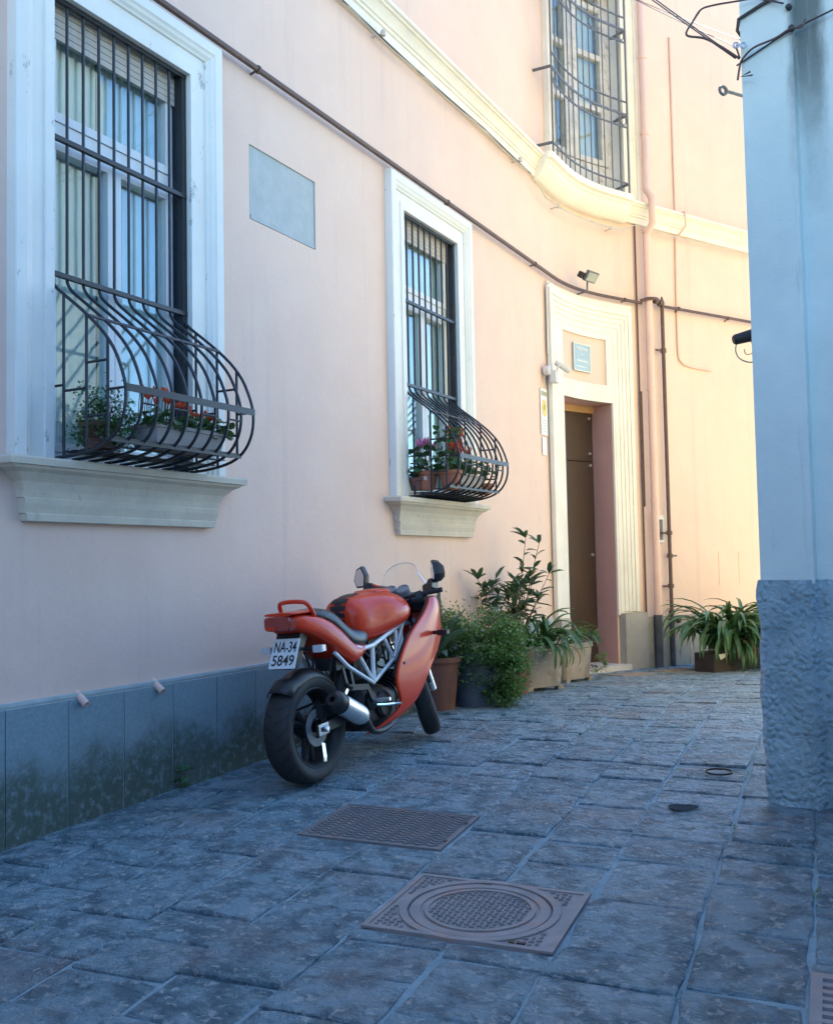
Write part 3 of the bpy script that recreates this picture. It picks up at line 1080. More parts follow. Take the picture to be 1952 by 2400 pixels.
def build_pink():
    base = W(4, 0, 0)
    T = thing('pink_building', 'salmon pink plastered house with curved facade and cream window surrounds', 'building', (base.x, base.y, 0))
    ops = [(a, b, WZ0, WZ1) for a, b in WINS] + [DOOR, UPW, PATCH]
    sset = {-9.0, SEND}
    s = -9.0
    while s < SEND - .05:
        sset.add(round(s, 3))
        s += .5 if s < 7 or s > 9.2 else .1
    zset = {-.35, 0.0, HT}
    z = .5
    while z < HT:
        zset.add(z)
        z += .5
    for a, b, c, d in ops:
        sset |= {a, b}
        zset |= {c, d}
    ss, zs = sorted(sset), sorted(zset)
    mb = MB()
    for z in zs:
        for s in ss:
            wob = noise.noise(V((s * .9, z * .9, 5))) * .006
            if any(abs(s - e) < .3 for e in ()):
                wob = 0
            inop = any(a - .3 <= s <= b + .3 and c - .3 <= z <= d + .3 for a, b, c, d in ops)
            mb.v.append(tuple(W(s, 0 if inop else wob, z)))
    n = len(ss)
    for j in range(len(zs) - 1):
        for i in range(n - 1):
            sm, zm = (ss[i] + ss[i + 1]) / 2, (zs[j] + zs[j + 1]) / 2
            if any(a < sm < b and c < zm < d for a, b, c, d in ops):
                continue
            mb.f.append((j * n + i, j * n + i + 1, (j + 1) * n + i + 1, (j + 1) * n + i))
    # body behind the facade: roof, back and ends
    k0 = len(mb.v)
    m2 = [s for s in ss if s in (-9.0, SEND) or 7 <= s <= 9.2]
    vs = []
    for s in m2:
        vs += [W(s, 0, HT), W(s, -.9 if 7 < s < SEND else -7, HT), W(s, -.9 if 7 < s < SEND else -7, -.35), W(s, 0, -.35)]
    vs[1], vs[2] = W(-9, -7, HT), W(-9, -7, -.35)
    fs = []
    for i in range(len(m2) - 1):
        a, b = i * 4, i * 4 + 4
        fs += [(a, a + 1, b + 1, b), (a + 1, a + 2, b + 2, b + 1)]
    fs += [(0, 1, 2, 3)]
    e = (len(m2) - 1) * 4
    fs += [(e, e + 1, e + 2, e + 3)]
    mb.add(vs, fs)
    mb.build('wall', 'pink', T, True, 35)

    # reveals
    def reveal(a, b, c, d, depth, mat, name):
        m = MB()
        nn = 1 if b < SA else 8
        cols = [a + (b - a) * i / nn for i in range(nn + 1)]
        top = [W(s, 0, d) for s in cols] + [W(s, -depth, d) for s in cols]
        m.add(top, [(i, i + 1, nn + 2 + i, nn + 1 + i) for i in range(nn)])
        bot = [W(s, 0, c) for s in cols] + [W(s, -depth, c) for s in cols]
        m.add(bot, [(i, i + 1, nn + 2 + i, nn + 1 + i) for i in range(nn)])
        for s in (a, b):
            m.add([W(s, 0, c), W(s, -depth, c), W(s, -depth, d), W(s, 0, d)], [(0, 1, 2, 3)])
        return m.build(name, mat, T)
    for a, b in WINS:
        reveal(a, b, WZ0, WZ1, .45, 'surround', 'window_reveal')
    reveal(DOOR[0], DOOR[1], DOOR[2], DOOR[3], .42, 'door_reveal', 'door_reveal')
    reveal(*UPW, .4, 'surround', 'window_reveal')
    # cement patch let into the plaster
    m = MB()
    a, b, c, d = PATCH
    m.add([W(a, -.008, c), W(b, -.008, c), W(b, -.008, d), W(a, -.008, d), W(a, .001, c), W(b, .001, c), W(b, .001, d), W(a, .001, d)],
          [(0, 1, 2, 3), (0, 1, 5, 4), (1, 2, 6, 5), (2, 3, 7, 6), (3, 0, 4, 7)])
    m.build('cement_patch', 'grey_cement', T)
    m = MB()
    m.wbox(a + .012, b - .012, -.006, .001, c + .004, c + .035)
    m.build('patch_lip', 'grey_cement', T)

    # architraves: (t from the opening edge, o proud) profile swept on three sides
    def architrave(a, b, z0, z1, prof, name, mat, n_top=1):
        m = MB()
        rings = []
        rings.append([W(a - t, o, z0) for t, o in prof])
        rings.append([W(a - t, o, z1 + t) for t, o in prof])
        for i in range(1, n_top):
            f = i / n_top
            rings.append([W((a - t) + (b - a + 2 * t) * f, o, z1 + t) for t, o in prof])
        rings.append([W(b + t, o, z1 + t) for t, o in prof])
        rings.append([W(b + t, o, z0) for t, o in prof])
        m.loft(rings, cap=False, closed=False)
        return m.build(name, mat, T)
    prof = [(0, -.05), (0, .034), (.055, .034), (.058, .024), (.135, .024), (.138, .036), (.150, .040), (.165, .052), (.182, .057), (.195, .066), (.256, .066), (.26, .060), (.26, -.02)]
    for a, b in WINS:
        architrave(a, b, WZ0 - .01, WZ1, prof, 'window_surround', 'surround')
    uprof = [(0, -.05), (0, .03), (.09, .03), (.093, .045), (.2, .045), (.203, .065), (.25, .065), (.25, -.02)]
    architrave(UPW[0], UPW[1], 5.75, UPW[3], uprof, 'window_surround', 'cream', 10)

    # sills
    for a, b in WINS:
        m = MB()
        c = (a + b) / 2
        rings = []
        for hw, o, z in ((.68, .035, 1.515), (.69, .045, 1.518), (.695, .048, 1.55), (.705, .042, 1.556), (.71, .055, 1.60), (.715, .058, 1.625), (.722, .052, 1.63), (.725, .060, 1.665), (.745, .075, 1.705), (.79, .105, 1.745), (.835, .13, 1.762), (.85, .135, 1.775), (.872, .15, 1.777), (.874, .152, 1.806), (.865, .148, 1.815), (.85, .145, 1.817)):
            rings.append([W(c - hw, -.05, z), W(c - hw, o, z), W(c - hw * .33, o + .001, z), W(c + hw * .33, o - .001, z), W(c + hw, o, z), W(c + hw, -.05, z)])
        m.loft(rings)
        m.build('window_sill', 'sill', T)

    # windows
    for wi, (a, b) in enumerate(WINS):
        fo0, fo1 = -.155, -.085
        m = MB()
        fw = .055
        m.wbox(a, a + fw, fo0, fo1, WZ0, WZ1).wbox(b - fw, b, fo0, fo1, WZ0, WZ1)
        m.wbox(a + fw, b - fw, fo0, fo1, WZ1 - .10, WZ1).wbox(a + fw, b - fw, fo0, fo1, WZ0, WZ0 + .06)
        m.wbox(a + fw, b - fw, fo0, fo1 + .004, 3.50, 3.60)
        win = m.build('window', 'white_pvc', T)
        c = (a + b) / 2
        for (p, q, z0, z1) in ((a + fw, b - fw, 3.60, WZ1 - .10), (a + fw, c, WZ0 + .06, 3.50), (c, b - fw, WZ0 + .06, 3.50)):
            m = MB()
            cw = .05
            m.wbox(p + .003, p + cw, fo0 + .01, fo1 + .014, z0 + .003, z1 - .003).wbox(q - cw, q - .003, fo0 + .01, fo1 + .014, z0 + .003, z1 - .003)
            m.wbox(p + cw, q - cw, fo0 + .01, fo1 + .014, z1 - cw, z1 - .003).wbox(p + cw, q - cw, fo0 + .01, fo1 + .014, z0 + .003, z0 + cw)
            m.build('casement', 'white_pvc', win)
            m = MB()
            m.wbox(p + cw - .005, q - cw + .005, fo0 + .045, fo0 + .051, z0 + cw - .005, z1 - cw + .005)
            m.build('pane', 'window_glass', win)
        m = MB()
        m.wbox(b - .035, b - .001, -.080, -.004, WZ0 + .02, WZ1 - .003)
        m.build('jamb_board', 'grille_iron', win)
        # rolled blind slats under the lintel
        for k in range(5):
            m = MB()
            z = WZ1 - .012 - k * .036
            m.wbox(a + .01, b - .01, fo1 + .008, fo1 + .022, z - .032, z)
            m.build('blind_slat', 'blind', win)
        # curtains with folds
        for (p, q) in ((a + .05, a + .135), (a + .185, c - .045), (c - .035, b - .05)):
            m = MB()
            nn = max(10, int((q - p) * 90))
            top = [W(p + (q - p) * i / nn, -.168 + .006 * math.sin(i * 1.25) + .004 * math.sin(i * .5), WZ1 - .1) for i in range(nn + 1)]
            bot = [W(p + (q - p) * i / nn, -.170 + .007 * math.sin(i * 1.25 + .4), WZ0 + .05) for i in range(nn + 1)]
            m.add(top + bot, [(i, i + 1, nn + 2 + i, nn + 1 + i) for i in range(nn)])
            m.build('curtain', 'curtain', win, True, 180)
    # upper window
    a, b, z0, z1 = UPW
    m = MB()
    m.wbox(a, a + .07, -.26, -.18, z0, z1).wbox(b - .07, b, -.26, -.18, z0, z1).wbox(a + .07, b - .07, -.26, -.18, z0, z0 + .35).wbox(a + .07, b - .07, -.26, -.18, z1 - .09, z1)
    uw = m.build('window', 'old_wood', T)
    nle = 2
    span = (b - a - .14) / nle
    for k in range(nle):
        p, q = a + .07 + k * span, a + .07 + (k + 1) * span
        m = MB()
        m.wbox(p + .004, p + .11, -.25, -.165, z0 + .36, z1 - .1).wbox(q - .11, q - .004, -.25, -.165, z0 + .36, z1 - .1)
        for zz in (z0 + .36, z0 + 1.05, z0 + 1.72, z0 + 2.35):
            m.wbox(p + .11, q - .11, -.245, -.17, zz, zz + .07)
        m.build('casement', 'old_wood', uw)
        for zz in (z0 + .43, z0 + 1.12, z0 + 1.79):
            m = MB()
            m.wbox(p + .105, q - .105, -.215, -.208, zz, zz + .63)
            m.build('pane', 'window_glass', uw)

    m = MB()
    nn = 60
    top = [W(a + .05 + (b - a - .1) * i / nn, -.31 + .012 * math.sin(i * 1.2), z1 - .05) for i in range(nn + 1)]
    bot = [W(a + .05 + (b - a - .1) * i / nn, -.31 + .014 * math.sin(i * 1.2 + .3), z0 + .1) for i in range(nn + 1)]
    m.add(top + bot, [(i, i + 1, nn + 2 + i, nn + 1 + i) for i in range(nn)])
    m.build('curtain', 'curtain', uw, True, 180)

    # string course, continuous moulding
    prof = [(-.03, 5.535), (.04, 5.535), (.042, 5.615), (.055, 5.62), (.06, 5.645), (.072, 5.65), (.085, 5.69), (.115, 5.725), (.13, 5.73), (.135, 5.745), (.155, 5.755), (.155, 5.785), (-.03, 5.80)]
    m = MB()
    ssl = [-9, -3, 1, 4, 6, 7.0] + [7.1 + .1 * i for i in range(22)] + [9.5, 11, SEND]
    m.loft([[W(s, o, z) for o, z in prof] for s in ssl])
    m.build('string_course', 'cream', T, True, 25)
    # swelling balcony sill below the upper window
    prof2 = [(-.02, 5.50), (.05, 5.50), (.075, 5.51), (.12, 5.55), (.165, 5.61), (.19, 5.655), (.194, 5.675), (.206, 5.68), (.21, 5.71), (.245, 5.725), (.25, 5.785), (.243, 5.80), (-.02, 5.815)]
    m = MB()
    rings = []
    for s, kx in ((7.02, .80), (7.05, .95), (7.10, 1.0)):
        rings.append([W(s, o * kx if o > 0 else o, 5.62 + (z - 5.62) * (.85 + .15 * kx)) for o, z in prof2])
    for i in range(1, 19):
        s = 7.10 + (8.98 - 7.10) * i / 19
        rings.append([W(s, o, z) for o, z in prof2])
    for s, kx in ((8.98, 1.0), (9.03, .95), (9.06, .80)):
        rings.append([W(s, o * kx if o > 0 else o, 5.62 + (z - 5.62) * (.85 + .15 * kx)) for o, z in prof2])
    m.loft(rings)
    m.build('balcony_sill', 'cream', T, True, 30)
    # stub of another moulding higher on the facade
    m = MB()
    for t_ in (0, .07):
        m.wbox(3.7, 4.75, -.01, .05 + t_ * .4, 6.62 + t_, 6.66 + t_)
    m.build('upper_moulding', 'cream', T)

    # door surround: base slab pieces with the over-door panel left open
    A, B_, ztop = 7.36, 9.14, 4.46
    px0, px1, pz0, pz1 = 7.76, 8.68, 3.42, 3.985
    m = MB()
    m.wbox(A, DOOR[0] - .001, -.02, .03, .62, ztop).wbox(DOOR[1] + .001, B_, -.02, .03, .62, ztop)
    m.wbox(DOOR[0], DOOR[1], -.02, .03, DOOR[3], pz0).wbox(DOOR[0], DOOR[1], -.02, .03, pz1, ztop)
    m.wbox(px1, DOOR[1], -.02, .03, pz0, pz1)
    m.build('door_surround', 'cream', T)
    ia, ib, iz = 7.64, 8.80, 4.07
    for t0, t1, o in ((.0, .07, .036), (.07, .13, .043), (.13, .19, .050), (.19, .245, .058), (.245, .305, .068)):
        m = MB()
        rr = []
        pr = [(t0, .02), (t0, o - .004), (t0 + .004, o), (t1 - .004, o), (t1 + .001, o - .004), (t1 + .001, .02)]
        rr.append([W(ia - t, oo, .66) for t, oo in pr])
        rr.append([W(ia - t, oo, iz + t) for t, oo in pr])
        for i in range(1, 12):
            f = i / 12
            rr.append([W(ia - t + (ib - ia + 2 * t) * f, oo, iz + t) for t, oo in pr])
        rr.append([W(ib + t, oo, iz + t) for t, oo in pr])
        rr.append([W(ib + t, oo, .66) for t, oo in pr])
        m.loft(rr, cap=False, closed=False)
        m.build('door_moulding', 'cream', T)
    m = MB()
    m.wbox(A - .02, 7.64, -.02, .10, -.2, .64)
    m.build('surround_base', 'plinth_far', T)
    m = MB()
    m.wbox(8.80, B_ + .05, -.02, .11, -.2, .64)
    m.build('surround_base', 'plinth_far', T)
    # door leaves
    m = MB()
    m.wbox(DOOR[0], DOOR[1], -.345, -.30, DOOR[3] - .085, DOOR[3])
    m.build('door_lintel', 'ochre_lintel', T)
    m = MB()
    m.wbox(8.305, DOOR[1] - .002, -.385, -.335, .03, 2.515).wbox(8.305, DOOR[1] - .002, -.385, -.335, 2.525, DOOR[3] - .09)
    dr = m.build('door', 'brown_door', T)
    for zz in (2.47, 2.62, 1.36, 3.06):
        m = MB()
        m.lathe([(0, .0), (0, .02), (.015, .022), (.03, .015), (.034, 0)], W(8.70, -.335, zz), wall_frame(8.7)[2].to_3d(), 10)
        m.build('door_stud', 'aluminium', dr, True)
    m = MB()
    m.wbox(8.292, 8.303, -.39, -.325, .03, 2.53)
    m.build('door_edge', 'brown_pipe', dr)
    m = MB()
    m.wbox(7.80, 8.288, -.39, -.345, .03, DOOR[3] - .09)
    sl = m.build('side_leaf', 'notice_white', T)
    m = MB()
    m.wbox(7.9, 8.24, -.343, -.338, 2.55, 3.0).wbox(7.9, 8.24, -.343, -.338, .3, 2.4)
    m.build('leaf_panel', 'cam_white', sl)
    m = MB()
    m.wbox(7.72, 8.83, -.42, .16, -.15, .035)
    m.build('door_step', 'white_marble', T)

    # plinth slabs
    s = -8.71
    k = 0
    while s < 7.2:
        e = min(s + .379, 7.33)
        m = MB()
        g = .005
        zb = -.25
        rings = []
        o1 = .026 + random.uniform(-.002, .003)
        m.wbox(s + g, e - g, -.01, o1, zb, .632)
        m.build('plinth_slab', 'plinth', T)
        s = e
        k += 1
    m = MB()
    m.wbox(-8.7, 7.33, -.012, .019, -.3, .645)
    m.wbox(-8.7, 7.33, -.012, .024, .6451, .662)
    m.build('plinth_joints', 'plinth_mortar', T)
    s = 9.21
    while s < SEND - .1:
        e = min(s + .80, SEND)
        m = MB()
        m.wbox(s + .004, e - .004, -.01, .05, -.3, .575)
        m.build('plinth_slab', 'plinth_far', T)
        s = e
    # faint service hatch cut in the plaster of the far wall
    m = MB()
    for (p, q, r, t_) in ((10.70, 11.12, .934, .938), (10.70, 11.12, 1.372, 1.376), (10.70, 10.704, .938, 1.372), (11.116, 11.12, .938, 1.372)):
        m.wbox(p, q, -.002, .004, r, t_)
    m.build('service_hatch_edge', 'pink', T)
    return T


def weep_pipes():
    for i, (s, lab) in enumerate(((.46, 'short painted weep pipe poking out above the grey plinth, one further from the motorcycle'), (1.01, 'short painted weep pipe poking out above the grey plinth, one closer to the motorcycle'))):
        m = MB()
        p0 = W(s, -.01, .665)
        p1 = W(s + .008, .062, .605)
        d = (p1 - p0).normalized()
        Lp = (p1 - p0).length
        m.lathe([(0, .019), (Lp, .019), (Lp, .014), (Lp - .035, .014), (Lp - .035, 0)], p0, d, 14)
        tag(m.build('weep_pipe', 'pink_pipe', None, True, 50), lab, 'pipe')


# ================================================================== grilles
BELLY = [(-.02, .955), (-.018, .93), (.01, .885), (.09, .82), (.20, .735), (.32, .63), (.41, .52), (.465, .40), (.485, .31), (.475, .21), (.43, .125), (.36, .07), (.27, .04), (.15, .022), (.02, .015)]


def belly_pts():
    return smooth_path([V((o, 0, z)) for o, z in BELLY], 3)


def belly_o(z):
    """outermost o at height z above the sill, on the outer arc"""
    best = 0
    pts = belly_pts()
    for i in range(len(pts) - 1):
        z0, z1 = pts[i].z, pts[i + 1].z
        if min(z0, z1) <= z <= max(z0, z1) and abs(z1 - z0) > 1e-6:
            f = (z - z0) / (z1 - z0)
            best = max(best, pts[i].x + (pts[i + 1].x - pts[i].x) * f)
    return best


def build_grille(a, b, label):
    r = .0085
    base = W((a + b) / 2, 0, WZ0)
    T = thing('window_grille', label, 'window grille', tuple(base), 'pot-bellied iron window grilles')
    zb = WZ0
    e0, e1 = a + .02, b - .02
    nb = 9
    sp = (e1 - e0) / nb
    og = -.02
    # straight bars
    for i in range(1, nb):
        s = e0 + sp * i
        MB().tube([W(s, og, zb + .955), W(s, og, WZ1 - .005)], r, 8).build('bar', 'grille_iron', T, True)
    # belly bars
    bp = belly_pts()
    for i in range(0, nb + 1):
        s = e0 + sp * i
        MB().tube([W(s, p.x, zb + p.z) for p in bp], r, 8).build('belly_bar', 'grille_iron', T, True)
    # side frames against the jambs
    for s in (e0, e1):
        m = MB()
        m.wbox(s - .011, s + .011, og - .012, og + .012, zb + .955, WZ1)
        m.build('side_post', 'grille_iron', T)
    for z in (zb + .955, 3.48, WZ1 - .012):
        m = MB()
        m.wbox(e0 - .018, e1 + .018, og - .006, og + .020, z - .012, z + .012)
        m.build('cross_rail', 'grille_iron', T)
    # straps round the belly
    for z, wd in ((.70, .020), (.325, .036), (.085, .026)):
        o = belly_o(z) + .008
        nrm = wall_frame((a + b) / 2)[2].to_3d()
        MB().strap([W(e0 - .004, o, zb + z), W((a + b) / 2, o, zb + z), W(e1 + .004, o, zb + z)], nrm if z < .6 else (nrm + V((0, 0, .8))).normalized(), wd, .006).build('belly_strap', 'grille_iron', T)
    # lattice of the two cheeks
    for s in (e0, e1):
        for o in (.075, .23, .37):
            zs = [p.z for p in bp if abs(p.x - o) < .03]
            lo = hi = None
            for i in range(len(bp) - 1):
                x0, x1 = bp[i].x, bp[i + 1].x
                if min(x0, x1) <= o <= max(x0, x1) and abs(x1 - x0) > 1e-6:
                    z = bp[i].z + (bp[i + 1].z - bp[i].z) * (o - x0) / (x1 - x0)
                    lo = z if lo is None else min(lo, z)
                    hi = z if hi is None else max(hi, z)
            MB().tube([W(s, o, zb + lo), W(s, o, zb + hi)], r * .95, 8).build('cheek_bar', 'grille_iron', T, True)
        for o0, o1, z in ((.0, .075, .375), (.075, .23, .345), (.23, .37, .47), (.37, belly_o(.325), .325), (.23, .37, .205)):
            MB().tube([W(s, o0, zb + z), W(s, o1, zb + z)], r * .8, 8).build('cheek_link', 'grille_iron', T, True)
    # short studs that stay the belly strap (every second gap)
    o = belly_o(.26)
    for i in (1, 3, 5, 7):
        s = e0 + sp * i
        MB().tube([W(s, o + .004, zb + .262), W(s + sp, o + .004, zb + .262)], r * .7, 6).build('stay_link', 'grille_iron', T, True)
    # floor slats
    for o in (.08, .14, .20, .27, .34):
        MB().strap([W(e0, o, zb + .045 + (.02 if o > .25 else 0) + max(0, o - .25) * .2), W(e1, o, zb + .045 + (.02 if o > .25 else 0) + max(0, o - .25) * .2)], (0, 0, 1), .03, .006).build('floor_slat', 'grille_iron', T)
    return T


def build_upper_grille():
    s0, s1 = 7.14, 8.97
    T = thing('upper_grille', 'tall grey iron cage grille standing on the swelling balcony sill of the upper window', 'window grille', tuple(W(8.05, .25, 5.83)))
    og = .22
    ztop = 8.62

    def arc(z, o=og, p=s0, q=s1):
        return [W(p + (q - p) * i / 16, o, z) for i in range(17)]
    nb = 13
    for i in range(nb + 1):
        s = s0 + (s1 - s0) * i / nb
        MB().tube([W(s, og, 5.82), W(s, og, ztop)], .008 if i not in (0, nb) else .012, 6).build('bar', 'upper_iron', T, True)
    for z, wd in ((5.93, .018), (6.64, .018), (6.80, .028), (6.96, .018), (7.72, .018), (7.88, .028), (8.04, .018), (8.58, .018)):
        pts = arc(z)
        MB().strap(pts, [wall_frame(s0 + (s1 - s0) * i / 16)[2].to_3d() for i in range(17)], wd, .014).build('rail', 'upper_iron', T)
    # scrolls: small rings between the rails
    for i in range(0, nb, 4):
        s = s0 + (s1 - s0) * (i + .5) / nb
        for zc in (6.72, 7.80):
            c = W(s, og, zc)
            t = wall_frame(s)[1].to_3d()
            MB().tube([c + t * .05 * math.cos(a_) + V((0, 0, .06 * math.sin(a_))) for a_ in [2 * math.pi * k / 12 for k in range(13)]], .007, 6).build('scroll_ring', 'upper_iron', T, True)
    for z in (5.93, 6.80, 7.88, 8.58):
        for s in (s0, s1):
            p, q = W(s, og, z), W(s, -.02, z)
            MB().strap([p, q], (0, 0, 1), .035, .02).build('wall_stay', 'upper_iron', T)


# ================================================================== pipes, wires, lamps on the facade
def build_services():
    # gas pipe along the facade
    base = W(4, .06, 4.52)
    T = thing('gas_pipe', 'thin brown iron gas pipe running along the pink facade above the windows', 'pipe', tuple(base))
    ss = [-9, -3, 0, 3, 6, 7.3] + [7.4 + .1 * i for i in range(20)]
    MB().tube([W(s, .06, 4.52 + (.03 if s > 9.3 else 0)) for s in ss], .020, 8).build('pipe_run', 'brown_pipe', T, True)
    MB().tube(smooth_path([W(9.28, .06, 4.545), W(9.34, .13, 4.565), W(9.44, .17, 4.57), W(9.54, .13, 4.565), W(9.60, .07, 4.545), W(9.68, .06, 4.53)], 4), .022, 8).build('pipe_bend', 'brown_pipe', T, True)
    MB().tube([W(9.66, .06, 4.53), W(11, .06, 4.545), W(SEND, .06, 4.56)], .020, 8).build('pipe_run', 'brown_pipe', T, True)
    for s in (9.50, 9.585):
        c = W(s, .12, 4.555)
        MB().tube([c - wall_frame(s)[1].to_3d() * .025, c + wall_frame(s)[1].to_3d() * .025], .034, 8).build('pipe_union', 'brown_pipe', T, True, 50)
    for s in (-1.5, 1.95, 4.75, 6.9, 9.0, 10.0, 11.0):
        m = MB()
        c = W(s, .06, 4.52 + (.02 if s > 9.5 else 0))
        t = wall_frame(s)[1].to_3d()
        m.tube([c - t * .012, c + t * .012], .027, 8)
        m.tube([c, W(s, -.01, 4.50)], .008, 6)
        m.build('pipe_clip', 'brown_pipe', T, True, 50)
    # riser
    T = thing('standpipe', 'dark brown iron standpipe rising beside the painted downpipe with side clips', 'pipe', tuple(W(9.67, .07, 0)))
    MB().tube([W(9.67, .07, -.06), W(9.67, .07, .55), W(9.67, .07, 4.56)], .024, 10).build('pipe_run', 'brown_pipe', T, True)
    MB().tube([W(9.67, .07, -.05), W(9.67, .07, .50)], .036, 10).build('sleeve', 'dark_pipe', T, True, 50)
    MB().lathe([(0, 0), (0, .028), (.05, .034), (.09, .02), (.13, .008), (.135, 0)], W(9.67, .07, 4.52), (0, 0, 1), 10).build('finial', 'brown_pipe', T, True)
    for z, sg in ((.33, 0), (.52, 0), (.62, 0), (.95, -1), (1.33, 1), (1.62, -1), (3.95, -1)):
        m = MB()
        m.tube([W(9.67, .07, z - .025), W(9.67, .07, z + .025)], .038, 10)
        if sg:
            m.tube([W(9.67, .07, z), W(9.67 + sg * .13, .06, z)], .013, 6)
        m.build('pipe_joint', 'brown_pipe', T, True, 50)
    m = MB()
    m.lathe([(0, 0), (0, .03), (.03, .045), (.06, .03), (.065, 0)], W(9.72, .09, .52), (wall_frame(9.7)[1].to_3d() + wall_frame(9.7)[2].to_3d()), 10)
    m.build('tap', 'brown_pipe', T, True)
    # painted downpipe
    T = thing('downpipe', 'pink painted downpipe with dark iron foot between the doorway and the standpipe', 'downpipe', tuple(W(9.36, .09, 0)))
    MB().tube([W(9.385, .10, .60), W(9.385, .10, 5.40)], .047, 14).build('pipe_run', 'pink_pipe', T, True)
    MB().tube([W(9.385, .10, 5.40), W(9.385, .21, 5.52), W(9.385, .21, 5.84), W(9.385, .12, 5.98), W(9.385, .12, HT)], .047, 14).build('pipe_offset', 'pink_pipe', T, True)
    MB().tube([W(9.385, .10, -.08), W(9.385, .10, .60)], .055, 14).build('iron_foot', 'dark_pipe', T, True, 50)
    for z in (1.86, 2.02, 3.42, 5.45, 6.7, 7.7):
        MB().tube([W(9.385, .10 if z < 5.5 else .12, z - .022), W(9.385, .10 if z < 5.5 else .12, z + .022)], .054, 14).build('collar', 'pink_pipe', T, True, 50)
    # two thin conduits beside the downpipe
    T = thing('conduit_pair', 'pair of thin brown conduits beside the painted downpipe', 'conduit', tuple(W(9.24, .02, 2)))
    for s, z0, z1 in ((9.255, .55, 9.0), (9.285, 1.95, 3.4)):
        MB().tube([W(s, .025, z0), W(s, .025, z1)], .012, 6).build('conduit', 'brown_pipe', T, True)
    # painted conduit with bend
    T = thing('painted_conduit', 'thin peach painted conduit with a curved end on the far wall', 'conduit', tuple(W(10.04, .02, 4)))
    MB().tube([W(10.05, .015, 8.2), W(10.05, .015, 5.80)], .014, 6).build('conduit', 'pink_pipe', T, True)
    MB().tube([W(10.05, .015, 5.82), W(10.06, .17, 5.80), W(10.06, .17, 5.62), W(10.05, .06, 5.52)], .014, 6).build('conduit_bridge', 'pink_pipe', T, True)
    MB().tube(smooth_path([W(10.04, .015, 5.54), W(10.02, .015, 4.6), W(10.02, .015, 4.0), W(10.07, .015, 3.86), W(10.25, .015, 3.81), W(10.66, .015, 3.80)], 5), .014, 6).build('conduit', 'pink_pipe', T, True)
    # cable under the string course
    T = thing('facade_cable', 'slack pale and dark wires slung under the cream string course', 'cable', tuple(W(4, .06, 5.5)))
    pts = []
    for i in range(120):
        s = -8 + i * .2
        sag = .028 * abs(math.sin(s * 1.05 + .4))
        o = .075
        zz = 5.515
        if 6.9 < s < 9.2:
            k = math.sin(math.pi * (s - 6.9) / 2.3)
            o += .05 * k
            zz -= .13 * min(1, 3 * k)
        pts.append(W(s, o, zz - sag))
    MB().tube(pts[:75], .0075, 5).build('dark_wire', 'cable_dark', T, True)
    MB().tube(pts[70:], .007, 5).build('pale_wire', 'cable_pale', T, True)
    MB().tube([p + V((0, 0, -.012 - .01 * math.sin(i))) for i, p in enumerate(pts)], .005, 5).build('pale_wire', 'cable_pale', T, True)
    for s in (2.0, 3.55, 6.45, 7.6, 8.75):
        z = 5.50 if s < 6.9 else 5.36
        m = MB()
        m.tube([W(s, -.01, z), W(s, .09, z + .005), W(s + .02, .10, z + .03)], .008, 6)
        m.lathe([(0, 0), (0, .02), (.03, .024), (.05, .012), (.052, 0)], W(s + .02, .09, z), (0, 0, 1), 8)
        m.build('wire_hook', 'cable_pale', T, True, 50)
    # flood lamp over the door
    c = W(8.18, .30, 4.66)
    T = thing('flood_lamp', 'small tilted floodlight on a stem above the doorway', 'flood lamp', tuple(W(8.18, .05, 4.5)))
    MB().tube([W(8.17, .02, 4.47), W(8.17, .16, 4.48), W(8.17, .17, 4.62)], .012, 6).build('stem', 'upper_iron', T, True)
    t, nn = wall_frame(8.2)[1].to_3d(), wall_frame(8.2)[2].to_3d()
    M = Matrix.Translation(W(8.10, .26, 4.62)) @ Matrix((t, (nn * .80 - V((0, 0, .60))).normalized(), t.cross((nn * .80 - V((0, 0, .60))).normalized()))).transposed().to_4x4()
    m = MB()
    m.box((0, 0, 0), (.21, .035, .13), M)
    m.build('housing', 'upper_iron', T)
    m = MB()
    m.box((0, .02, 0), (.18, .006, .10), M)
    m.build('lens', 'lamp_glass', T)
    m = MB()
    m.box((-.12, -.04, .02), (.08, .06, .07), M)
    m.build('driver_box', 'engine_black', T)
    # white security camera with junction boxes left of the door
    T = thing('security_camera', 'white bullet security camera on junction boxes left of the doorway', 'security camera', tuple(W(7.30, .06, 3.4)))
    m = MB()
    m.lathe([(0, 0), (0, .055), (.06, .055), (.065, .048), (.065, 0)], W(7.20, .03, 3.40), wall_frame(7.2)[2].to_3d(), 14)
    m.build('junction_box', 'cam_white', T, True, 40)
    m = MB()
    m.wbox(7.22, 7.34, .08, .15, 3.27, 3.40)
    m.build('mount_box', 'cam_white', T)
    d = (wall_frame(7.3)[1].to_3d() * .55 + wall_frame(7.3)[2].to_3d() * .6 + V((0, 0, -.50))).normalized()
    p = W(7.28, .13, 3.50)
    m = MB()
    m.lathe([(0, 0), (0, .028), (.02, .032), (.18, .032), (.19, .028), (.183, .024), (.183, 0)], p, d, 12)
    m.build('body', 'cam_white', T, True, 40)
    m = MB()
    m.lathe([(.184, 0), (.184, .024), (.187, .024), (.187, 0)], p, d, 12)
    m.build('lens', 'engine_black', T, True, 40)
    MB().tube([W(7.26, .14, 3.38), W(7.28, .17, 3.46), p + d * .06], .014, 6).build('arm', 'cam_white', T, True)
    MB().tube([W(7.31, .035, 3.6), W(7.31, .035, 4.38), W(7.36, .06, 4.43)], .012, 6).build('conduit', 'cam_white', T, True)
    MB().tube([W(7.19, .03, 3.35), W(7.17, .025, 3.2)], .006, 5).build('lead', 'cable_pale', T, True)
